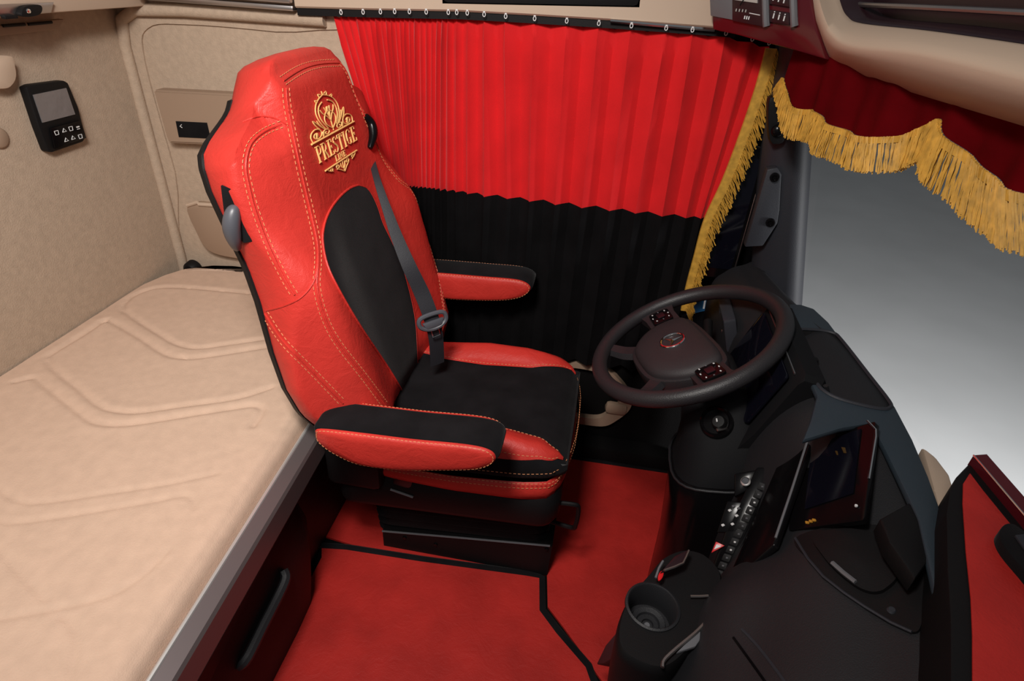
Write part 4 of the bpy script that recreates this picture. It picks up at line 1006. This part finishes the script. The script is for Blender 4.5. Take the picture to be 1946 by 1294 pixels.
# steering column shroud
bm = nb()
sc0 = V((.262, 1.135, 0))
def rr2(cx, cy, rx, ry, z, kx=0, n=28): return [V((cx + rx * math.copysign(abs(math.cos(a)) ** .7, math.cos(a)), cy + ry * math.copysign(abs(math.sin(a)) ** .7, math.sin(a)), z + kx * math.cos(a))) for a in [2 * PI * k / n for k in range(n)]]
colm = thing('steering_column', 'black steering column shroud with ignition switch below the wheel', 'steering column', (.33, 1.08, 0))
loft(bm, [rr2(.36, 1.06, .10, .105, .02), rr2(.355, 1.06, .10, .108, .25), rr2(.345, 1.06, .105, .110, .45, .01), rr2(.335, 1.065, .105, .112, .535, .03), rr2(.335, 1.065, .100, .107, .545, .03)]); colc = obj('column_cover', bm, 'gloss', colm, thr=45)
bm = nb(); tube(bm, [p + V((0, 0, .001)) for p in rr2(.335, 1.065, .104, .111, .54, .03)], .003, 6, closed=True); obj('cover_seam', bm, 'dash', colm)
bm = nb(); loft(bm, [rr2(.335, 1.065, .098, .105, .545, .03), rr2(.33, 1.07, .09, .098, .575, .05), rr2(.31, 1.10, .065, .075, .63, .05), rr2(.285, 1.17, .05, .055, .70, .03), rr2(.27, 1.20, .045, .05, .715, .02)]); us = obj('upper_shroud', bm, 'hoodm', colm, thr=45)
onsh = hitter(us, colc)
bm = nb(); q = onsh(1362, 803, .006); ax = V((-.45, -.55, .7)).normalized()
lathe(bm, [(0, .004), (.026, .004), (.030, .008), (.034, .004), (.034, -.03)], q, ax, 28); ig = obj('ignition_bezel', bm, 'gloss', colm)
bm = nb(); lathe(bm, [(0, .022), (.012, .021), (.015, .016), (.016, .0)], q + V((.008, -.004, 0)), ax, 24); obj('ignition_knob', bm, 'black', ig)
bm = nb(); box(bm, q + ax * .008 + V((.012, -.018, -.004)), (.026, .008, .005), .002, Matrix.Rotation(.5, 3, 'Z')); obj('ignition_plate', bm, 'alu', ig, 'silver plate')
bm = nb(); box(bm, q + ax * .024 + V((.006, -.002, 0)), (.003, .010, .003), .001); obj('knob_glint', bm, 'white', ig, 'white painted glint')  # white block painted as a glint on the ignition knob
# stalk on the far side
bm = nb(); tube(bm, cr([V((.29, 1.24, .67)), V((.30, 1.31, .69)), V((.305, 1.38, .705))], 5), lambda t: .008 + .004 * t, 10); obj('stalk', bm, 'black', colm)
bm = nb(); lathe(bm, [(0, .004), (.004, .004), (.0045, 0)], V((.292, 1.30, .70)), (-.4, -.3, .9), 12); obj('stalk_mark', bm, 'white', colm, 'white stalk mark')

# ------------------------------------------------------------------ steering wheel
WC = at(1305, 647, y=1.22); A = math.radians(27)
WN = V((-math.sin(A), 0, math.cos(A))); WE = V((math.cos(A), 0, math.sin(A))); WL = V((0, 1, 0))
RC, RS = math.cos(math.radians(18)), math.sin(math.radians(18))
def wp(a, b, h=0): return WC + WL * (a * RC + b * RS) + WE * (b * RC - a * RS) + WN * h   # a to the far side, b forward, h above the rim plane
sw = thing('steering_wheel', 'dark grey four spoke steering wheel with a chrome star badge', 'steering wheel', tuple(WC))
bm = nb(); tube(bm, [wp(.210 * math.cos(t), .210 * math.sin(t)) for t in [2 * PI * k / 72 for k in range(72)]], .0185, 16, closed=True); obj('rim', bm, 'wheel', sw)
def wpoly(pts, h0, h1, bev, n=4, close=True):
    bm = nb(); pp = cr([wp(a, b, h0) for a, b in pts], n, closed=True); prism(bm, pp, WN * (h1 - h0), bev); return bm
hub_o = [(-.132, -.030), (-.118, -.066), (-.090, -.098), (-.055, -.116), (0, -.120), (.055, -.116), (.090, -.098), (.118, -.066), (.132, -.030), (.130, .012), (.112, .036), (.06, .044), (0, .045), (-.06, .044), (-.112, .036), (-.130, .012)]
hub_o = [(a * .95, b * .98) for a, b in hub_o]
obj('hub_shell', wpoly([(a * 1.05, (b + .04) * 1.12 - .04) for a, b in hub_o], -.045, -.012, .006), 'wheel', sw)
bm = nb(); ho = cr([wp(a, b, 0) for a, b in hub_o], 4, closed=True); hc = wp(0, -.038, 0)
loft(bm, [[hc + (p - hc) * k + WN * h for p in ho] for k, h in ((1.0, -.020), (1.0, -.008), (.96, .000), (.85, .006), (.6, .010), (.3, .0115))]); obj('airbag_cover', bm, 'hub', sw, thr=50)
# horizontal spokes with control pads, lower spokes
for sg in (-1, 1):
    bm = nb(); loft(bm, [[wp(sg * a, b0, h0), wp(sg * a, b1, h0), wp(sg * a, b1, h1), wp(sg * a, b0, h1)] for a, b0, b1, h0, h1 in ((.10, -.045, .028, -.035, -.012), (.125, -.045, .030, -.030, -.008), (.165, -.045, .030, -.024, -.004), (.205, -.056, .040, -.014, .004))]); spk = obj('spoke', bm, 'wheel', sw, thr=30)
    bm = nb(); cx = .150
    prism(bm, rrect(wp(sg * (cx - .027), .016, -.0045), wp(sg * (cx + .027), .018, -.001), wp(sg * (cx + .027), -.033, -.001), wp(sg * (cx - .027), -.035, -.0045), .010), WN * .006, .0015); pad = obj('control_pad', bm, 'gloss', spk, 'glossy black control pad')
    for (da, db) in ((-.017, .008), (0, .012), (.017, .008), (-.018, -.024), (0, -.029), (.018, -.024), (-.021, -.008), (.021, -.008)):
        bm = nb(); box(bm, wp(sg * (cx + da), db, .0048), (.004, .003, .0016), .0006, Matrix.Rotation(random.random() * 3, 3, 'Z')); obj('pad_symbol', bm, 'white' if db != -.008 else 'grey', pad)
    bm = nb(); prism(bm, rrect(wp(sg * (cx - .011), .001, .004), wp(sg * (cx + .011), .001, .005), wp(sg * (cx + .011), -.018, .005), wp(sg * (cx - .011), -.018, .004), .004), WN * .0025, .0008); obj('pad_button', bm, 'maroon_d', pad, 'dark red centre button')
    bm = nb(); pts = cr([wp(sg * .066, -.095, -.022), wp(sg * .092, -.128, -.020), wp(sg * .112, -.150, -.012), wp(sg * .126, -.168, -.004)], 5)
    secs = []
    for i, p in enumerate(pts):
        d = (pts[min(i + 1, len(pts) - 1)] - pts[max(i - 1, 0)]).normalized(); s = WN.cross(d); w = lerp(.022, .016, i / len(pts))
        if i > len(pts) - 4: w += .006 * (i - len(pts) + 4)
        secs.append([p - s * w - WN * .006, p - s * w * .7 + WN * .008, p + s * w * .7 + WN * .008, p + s * w - WN * .006, p - WN * .010])
    loft(bm, secs); obj('spoke', bm, 'wheel', sw, thr=60)
# star badge
bc = lambda a, b, h=.0: wp(a + .004, -.030 + b, .0135 + h)
bm = nb(); tube(bm, [bc(.027 * math.cos(t), .027 * math.sin(t)) for t in [2 * PI * k / 40 for k in range(40)]], .0028, 8, closed=True); bdg = obj('badge_ring', bm, 'chrome', sw, 'chrome badge ring')
bm = nb(); hub_v = bm.verts.new(bc(0, 0, .003)); tips = []
for k in range(6):
    ang = PI / 2 + k * PI / 3; r = .0255 if k % 2 == 0 else .0048
    tips.append(bm.verts.new(bc(r * math.cos(ang), r * math.sin(ang), 0)))
for k in range(6): face(bm, [hub_v, tips[k], tips[(k + 1) % 6]])
bmesh.ops.solidify(bm, geom=list(bm.faces), thickness=.001)
obj('badge_star', bm, 'chrome', bdg, 'three-pointed chrome star', thr=10)

# ------------------------------------------------------------------ centre stack, touch screen, lower console
def sx(u, v, x): return at(u, v, x=x)
stk = thing('switch_strip', 'narrow black strip of switches with a red hazard button on the dashboard centre', 'switch panel', (.36, .88, .55))
TLs, BLs = at(1440, 905, x=.375), at(1345, 1112, x=.30)
ring_px = [(1436, 892), (1462, 892), (1376, 1108), (1350, 1108), (1346, 1096)]
SA, SB, SC = at(1440, 895, x=.372), at(1352, 1105, x=.305), at(1466, 895, x=.395)
SNn = (SB - SA).cross(SC - SA).normalized(); SNn = SNn if SNn.dot(CAM - SA) > 0 else -SNn
def kp_(u, v, o=0.0): return onpl(u, v, SA + SNn * o, SNn)
bm = nb(); prism(bm, [kp_(*p) for p in [(1438, 888), (1466, 888), (1470, 900), (1384, 1100), (1374, 1110), (1352, 1108), (1346, 1098), (1378, 1010)]], -SNn * .03, .003); obj('strip_body', bm, 'gloss', stk)
for k in range(12):
    t = k / 11; u, v = lerp(1448, 1366, t), lerp(925, 1090, t)
    bm = nb(); c = kp_(u, v, .001); dd = (kp_(u + 4, v - 9, .001) - kp_(u - 4, v + 9, .001)) / 2; ee = (kp_(u + 9, v + 3, .001) - kp_(u - 9, v - 3, .001)) / 2
    prism(bm, rrect(c + dd * .7 - ee * .8, c + dd * .7 + ee * .8, c - dd * .7 + ee * .8, c - dd * .7 - ee * .8, .002), SNn * .003, .0008); b_ = obj('button', bm, 'black', stk)
    bm = nb(); box(bm, c + SNn * .0035 + ee * .1, (.004, .003, .003), .0008); obj('button_symbol', bm, 'white' if k in (2, 3, 7, 8) else 'grey', b_)
for (u, v, m_) in [(1387, 970, 'white'), (1400, 980, 'white'), (1392, 996, 'white'), (1374, 998, 'white'), (1404, 966, 'grey'), (1394, 962, 'grey')]:
    bm = nb(); box(bm, kp_(u, v, .002), (.006, .005, .003), .0008, Matrix.Rotation(.6, 3, 'Z')); obj('switch_symbol', bm, m_, stk)
bm = nb(); prism(bm, [kp_(*p) for p in [(1382, 952), (1418, 955), (1402, 1012), (1362, 1012)]], -SNn * .02, .002); obj('switch_block', bm, 'gloss', stk)
bm = nb(); prism(bm, [kp_(*p, .001) for p in [(1361, 1029), (1378, 1037), (1352, 1051)]], SNn * .005, .001); hz = obj('hazard_button', bm, 'red', stk, 'red triangular hazard button')
bm = nb(); prism(bm, [kp_(*p, .0062) for p in [(1362, 1034), (1371, 1038), (1357, 1044)]], SNn * .001); obj('hazard_triangle', bm, 'white', hz, 'white triangle mark')
bm = nb(); c = kp_(1417, 915, .004); tube(bm, [c + (V((0, 1, 0)) * math.cos(a) + SNn.cross(V((0, 1, 0))) * math.sin(a)) * .0095 for a in [2 * PI * k / 24 for k in range(24)]], .0022, 8, closed=True); sb = obj('start_button_ring', bm, 'bright', stk, 'chrome ring of the start button')
bm = nb(); lathe(bm, [(0, .004), (.007, .003), (.0085, 0)], c, SNn, 20); obj('start_button', bm, 'pillar', sb)
bm = nb(); prism(bm, [kp_(*p, -.004) for p in [(1395, 900), (1440, 892), (1436, 925), (1395, 945)]], -SNn * .03, .004); obj('start_block', bm, 'gloss', stk)

td = thing('touch_display', 'tilted black touch screen with a bright silver side edge on the dashboard', 'display', (.43, .78, .75))
T1, T2, T3 = at(1650, 797, x=.50), at(1502, 1000, x=.385), at(1637, 988, x=.445)
TN = (T2 - T1).cross(T3 - T1).normalized(); TN = TN if TN.dot(CAM - T1) > 0 else -TN
def tp_(u, v, o=0.0): return onpl(u, v, T1 + TN * o, TN)
bm = nb(); prism(bm, rrect(tp_(1524, 842), tp_(1664, 800), tp_(1642, 988), tp_(1498, 1008), .006), -TN * .010, .002); obj('display_body', bm, 'gloss', td)
bm = nb(); prism(bm, [tp_(*p, .001) for p in [(1543, 848), (1637, 815), (1622, 938), (1530, 968)]], TN * .001); ds = obj('screen', bm, 'screen', td)
bm = nb(); box(bm, tp_(1607, 856, .0018), (.010, .014, .0012)); box(bm, tp_(1592, 861, .0018), (.006, .010, .001)); obj('screen_print', bm, mat('amber_dim', (.07, .035, .005), .5), ds)
bm = nb(); e = [tp_(1648, 800, .001), tp_(1664, 817, .001), tp_(1664, 830, .001), tp_(1651, 910, .001)]; tube(bm, e, .0022, 6); obj('edge_strip', bm, 'chrome', td, 'bright silver edge')
bm = nb()
for d_ in (0, 7, 13): box(bm, tp_(1534 + d_, 993 - d_ * .35, .002), (.006, .005, .003), .001)
obj('corner_print', bm, 'amber', td, 'amber corner marking')
bm = nb(); box(bm, tp_(1627, 961, .003), (.004, .004, .004), .001); obj('indicator', bm, 'white', td)
# second narrow screen panel left of the touch display
np_ = thing('glossy_panel', 'narrow glossy black panel leaning between the switch strip and the touch screen', 'panel', (.40, .86, .7))
G1, G2, G3 = at(1530, 838, x=.43), at(1440, 1080, x=.33), at(1470, 870, x=.40)
GNn = (G2 - G1).cross(G3 - G1).normalized(); GNn = GNn if GNn.dot(CAM - G1) > 0 else -GNn
bm = nb(); prism(bm, [onpl(u, v, G1, GNn) for u, v in [(1530, 836), (1538, 844), (1478, 1010), (1470, 1035), (1398, 1098), (1382, 1100), (1478, 880)]], -GNn * .012, .003); obj('panel_body', bm, 'gloss', np_)
bm = nb(); a, b, c = onpl(1534, 840, G1 + GNn * .001, GNn), onpl(1505, 930, G1 + GNn * .001, GNn), onpl(1474, 1022, G1 + GNn * .001, GNn); tube(bm, [a, b, c], .0022, 6); obj('panel_edge', bm, 'grey', np_, 'thin grey edge')
# raised dark recess plate with flap and screw on the broad console
rc = thing('console_flap', 'black oval flap set in a recess of the broad dashboard console', 'flap', tuple(onbody(1640, 1070)))
def skin(px, off, n=8, h=0.0, rim=.004):
    pp = [(p.x, p.y) for p in cr([(u, v, 0) for u, v in px], 5, closed=True)]
    cu = sum(p[0] for p in pp) / len(pp); cv = sum(p[1] for p in pp) / len(pp)
    bm = nb(); secs = [[onbody(u, v, -.004) for u, v in pp]]
    for k in range(n):
        f = 1 - k / n; f2 = f if k else 1
        secs.append([onbody(cu + (u - cu) * f2, cv + (v - cv) * f2, off + h * (1 - f) ) for u, v in pp])
    loft(bm, secs, cap=False); face(bm, [bm.verts.new(p) for p in secs[-1]]); return bm
RP = [(1514, 1026), (1538, 1066), (1566, 1099), (1605, 1130), (1643, 1156), (1695, 1187), (1734, 1205), (1752, 1190), (1758, 1120), (1750, 1040), (1690, 1005), (1600, 1000)]
rb = obj('recess_plate', skin(RP, .004), 'black', rc, thr=30)
bm = nb(); tube(bm, [onbody(u, v, .004) for u, v in [(1514, 1026), (1538, 1066), (1566, 1099), (1605, 1130), (1643, 1156), (1695, 1187), (1734, 1205)]], .0022, 6); obj('recess_edge_highlight', bm, 'pillar', rc)  # lighter tube paints the highlight along the recess edge
FP = [(1552, 1025), (1566, 1062), (1600, 1100), (1640, 1128), (1675, 1132), (1706, 1108), (1712, 1075), (1690, 1035), (1620, 1012)]
fl = obj('flap', skin(FP, .010, h=.004), 'black', rc, thr=40)
bm = nb(); tube(bm, [onbody(u, v, .012) for u, v in [(1585, 1080), (1605, 1099), (1627, 1117)]], .0035, 6); obj('flap_catch', bm, 'grey', fl)
bm = nb(); q = onbody(1696, 1164, .004); lathe(bm, [(0, .003), (.004, .003), (.006, .0)], q, (-.2, 0, 1), 16); obj('recess_screw', bm, 'pillar', rc)
bm = nb(); prism(bm, [at(*p, z=.80) for p in [(1672, 985), (1735, 950), (1765, 975), (1768, 1060), (1740, 1100), (1690, 1030)]], (0, 0, -.03), .004); obj('side_holder', bm, 'black', rc)
for px in ([(1394, 1212), (1420, 1248), (1453, 1294), (1470, 1320)], [(1410, 1196), (1440, 1228), (1480, 1280), (1500, 1310)]):
    pts = [onbody(u, v, .0005) for u, v in px]
    if all(pts):
        bm = nb(); tube(bm, cr(pts, 4), .0022, 6); obj('seam_and_highlight', bm, 'pillar' if px[0][0] > 1400 else 'gloss', dash)  # dark seam, and beside it a lighter line painted as the ridge highlight
# lower console with cup holder, brake lever and coin tray
lc = thing('lower_console', 'black lower console with a cup holder and park brake lever beside the footwell', 'console', (.2, .66, 0))
ZC = .572
con = cr([at(*p, z=ZC) for p in [(1172, 1205), (1182, 1160), (1205, 1122), (1237, 1085), (1262, 1057), (1300, 1042), (1340, 1050), (1372, 1085), (1368, 1130), (1345, 1185), (1305, 1240), (1262, 1272), (1215, 1262), (1180, 1238)]], 4, closed=True)
cz = sum(con, V()) / len(con)
bm = nb(); loft(bm, [[cz + (p - cz) * .86 + V((0.01, 0, -.40)) for p in con], [cz + (p - cz) * .97 + V((0.0, 0, -.10)) for p in con], [p + V((0, 0, -.02)) for p in con], [cz + (p - cz) * .985 + V((0, 0, -.006)) for p in con], [cz + (p - cz) * .95 for p in con]]); lb = obj('console_body', bm, 'black', lc, thr=50)
CUP = at(1240, 1153, z=ZC)
bm = nb(); lathe(bm, [(0, .05), (.040, .05), (.038, -.055), (0, -.055)], CUP, (0, 0, 1), 40); ct = obj('cutter', bm, 'black'); cut(lb, ct)
bm = nb(); lathe(bm, [(0, -.052), (.009, -.052), (.010, -.048), (.018, -.048), (.020, -.044), (.028, -.042), (.031, -.05), (.0375, -.05), (.0388, .002), (.041, .0045), (.0445, .003), (.045, -.002)], CUP, (0, 0, 1), 44); ch = obj('cup_holder', bm, 'dash', lc, 'round cup holder')
bm = nb(); lathe(bm, [(0, .002), (.004, .002), (.0055, 0)], CUP + V((0, 0, -.051)), (0, 0, 1), 16); obj('cup_screw', bm, 'grey', ch)
# park brake lever
bm = nb(); l0 = [at(*p, z=.60) for p in [(1254, 1088), (1283, 1055), (1310, 1042), (1300, 1068), (1270, 1082)]]
prism(bm, l0, (0, 0, -.014), .003); pl_ = obj('park_brake_lever', bm, 'maroon_d', lc, 'glossy park brake lever')
bm = nb(); tube(bm, [at(*p, z=.603) for p in [(1262, 1084), (1282, 1077), (1298, 1070), (1304, 1058), (1309, 1046)]], .0022, 6); obj('lever_edge', bm, 'alu', pl_, 'silver edge')
bm = nb(); q = at(1255, 1096, z=.592); prism(bm, [q + V((.004 * math.cos(a) + .003 * math.sin(a), .010 * math.sin(a), 0)) for a in [2 * PI * k / 16 for k in range(16)]], (0, 0, .004), .001); obj('lever_mark', bm, 'red', pl_, 'red oval mark')
bm = nb(); tube(bm, [at(1246, 1098, z=.594), at(1252, 1080, z=.597), at(1260, 1066, z=.597)], .002, 6); obj('lever_guide', bm, 'grey', lc)
bm = nb(); tube(bm, [at(1312, 1133, z=.580), at(1330, 1133, z=.580), at(1346, 1132, z=.580)], .0022, 6); obj('drawer_lip', bm, 'alu', lc, 'thin silver lip')
bm = nb(); prism(bm, [at(*p, z=.578) for p in [(1342, 1182), (1346, 1195), (1322, 1228), (1285, 1240)]], (0, 0, -.008), .002); obj('coin_tray', bm, 'grey', lc, 'grey coin tray lip')
bm = nb(); tube(bm, cr([at(*p, z=.580) for p in [(1259, 1268), (1262, 1254), (1285, 1232), (1320, 1203), (1340, 1183)]], 4), .003, 6); obj('tray_edge', bm, 'alu', lc, 'silver tray edge')
bm = nb(); prism(bm, [at(*p, z=zz) for p, zz in [((1180, 1190), .45), ((1172, 1215), .40), ((1180, 1245), .35), ((1150, 1262), .16), ((1132, 1262), .10), ((1150, 1225), .25)]], (.05, 0, 0), .004); obj('console_foot', bm, 'pillar', lc, 'grey console foot')

# ------------------------------------------------------------------ co-driver shelf at the right edge
sh = thing('dash_shelf', 'raised black shelf with a red leather cover at the right edge of the photo', 'shelf', (.55, .5, .84))
ZS = .84
def sv(u, v, z=ZS): return at(u, v, z=z)
bm = nb(); pl = [sv(*p) for p in [(1846, 876), (1818, 905), (1804, 935), (1798, 975), (1800, 1080), (1806, 1180), (1806, 1300), (1806, 1420)]] + [V((.60, .12, ZS)), V((.645, .60, ZS)), sv(1946, 995), sv(1880, 908)]
prism(bm, pl, (0, 0, -.09), .004); obj('shelf_body', bm, 'black', sh)
bm = nb(); pl = [sv(*p, ZS + .002) for p in [(1842, 901), (1829, 921), (1828, 959), (1834, 1050), (1843, 1138), (1846, 1208), (1846, 1300), (1846, 1420)]] + [V((.58, .14, ZS + .002)), V((.615, .55, ZS + .002))] + [sv(*p, ZS + .002) for p in [(1930, 1012), (1913, 991), (1866, 933)]]
prism(bm, pl, (0, 0, .003), .0012); obj('leather_cover', bm, 'mat_red', sh, 'red leather cover')
bm = nb(); a, b = sv(1853, 873, ZS + .008), sv(1952, 990, ZS + .008); dd = (b - a).normalized(); b = a + dd * .55
nrm = V((0, 0, 1)); sd = V((dd.y, -dd.x, 0)); sd = sd if sd.x > 0 else -sd
loft(bm, [[p - sd * .006, p - sd * .006 + nrm * .008, p + sd * .012 + nrm * .012, p + sd * .018 + nrm * .004, p + sd * .018 - nrm * .012, p - sd * .006 - nrm * .012] for p in (a, a.lerp(b, .33), a.lerp(b, .66), b)]); obj('trim_bar', bm, 'maroon', sh, 'glossy dark red trim bar', thr=25)
bm = nb(); tube(bm, [p - sd * .006 + nrm * .008 for p in (a, a.lerp(b, .5), b)], .0014, 6); obj('trim_line', bm, 'chrome', sh)
bm = nb(); pl = cr([sv(*p, ZS + .02) for p in [(1902, 1004), (1900, 1018), (1912, 1042), (1946, 1082), (1990, 1130), (2010, 1110), (1965, 1030), (1935, 1000), (1915, 994)]], 4, closed=True); prism(bm, pl, (0, 0, -.022), .004); hd_ = obj('grab_handle', bm, 'suede', sh, 'black grab handle')
bm = nb(); pl = [sv(*p, ZS + .021) for p in [(1926, 1020), (1946, 1018), (1985, 1070), (1985, 1085), (1946, 1048)]]; prism(bm, pl, (0, 0, .004), .001); obj('handle_insert', bm, 'pillar', hd_)
bm = nb(); prism(bm, [at(*p, z=.785) for p in [(1752, 846), (1780, 868), (1806, 902), (1820, 950), (1815, 985), (1790, 985), (1775, 930)]], (0, 0, -.03), .006)
tag(obj('windscreen_ledge', bm, 'beige'), 'small beige ledge between the slate deck and the red shelf', 'ledge')

# ------------------------------------------------------------------ light
def area(name, loc, target, size, energy, col=(1, 1, 1), sy=None, spread=PI):
    l = bpy.data.lights.new(name, 'AREA'); l.energy = energy; l.size = size; l.color = col; l.spread = spread
    if sy: l.shape = 'RECTANGLE'; l.size_y = sy
    o = bpy.data.objects.new(name, l); C.objects.link(o); o.location = loc
    o.rotation_euler = (V(target) - V(loc)).to_track_quat('-Z', 'Y').to_euler(); return o
area('key_light', (-0.28, 0.15, 2.05), (-0.55, 1.25, 0.75), 0.26, 12.5, (1, .95, .90), spread=math.radians(125))  # unseen key light added overhead, narrowed to keep the dash side dark
area('wall_fill_light', (-0.45, -0.15, 2.0), (-1.25, 1.05, 0.9), 0.5, 6.5, (1, .95, .90), spread=math.radians(125))  # unseen fill light added to brighten the rear wall and bunk
area('ground_gradient_light', (2.2, 1.0, 0.9), (3.3, 7.0, -1.2), 0.6, 240, (1, 1, 1))  # unseen light added outside so the ground fades from bright to dark
w = bpy.data.worlds.new('world'); bpy.context.scene.world = w; w.use_nodes = True
w.node_tree.nodes['Background'].inputs['Color'].default_value = (0.9, 0.95, 1.0, 1)
w.node_tree.nodes['Background'].inputs['Strength'].default_value = 0.12
vsn = bpy.context.scene.view_settings
bpy.context.scene.display_settings.display_device = 'sRGB'
vsn.view_transform = 'Standard'; vsn.look = 'None'; vsn.exposure = 0.0; vsn.gamma = 1.0; vsn.use_curve_mapping = False
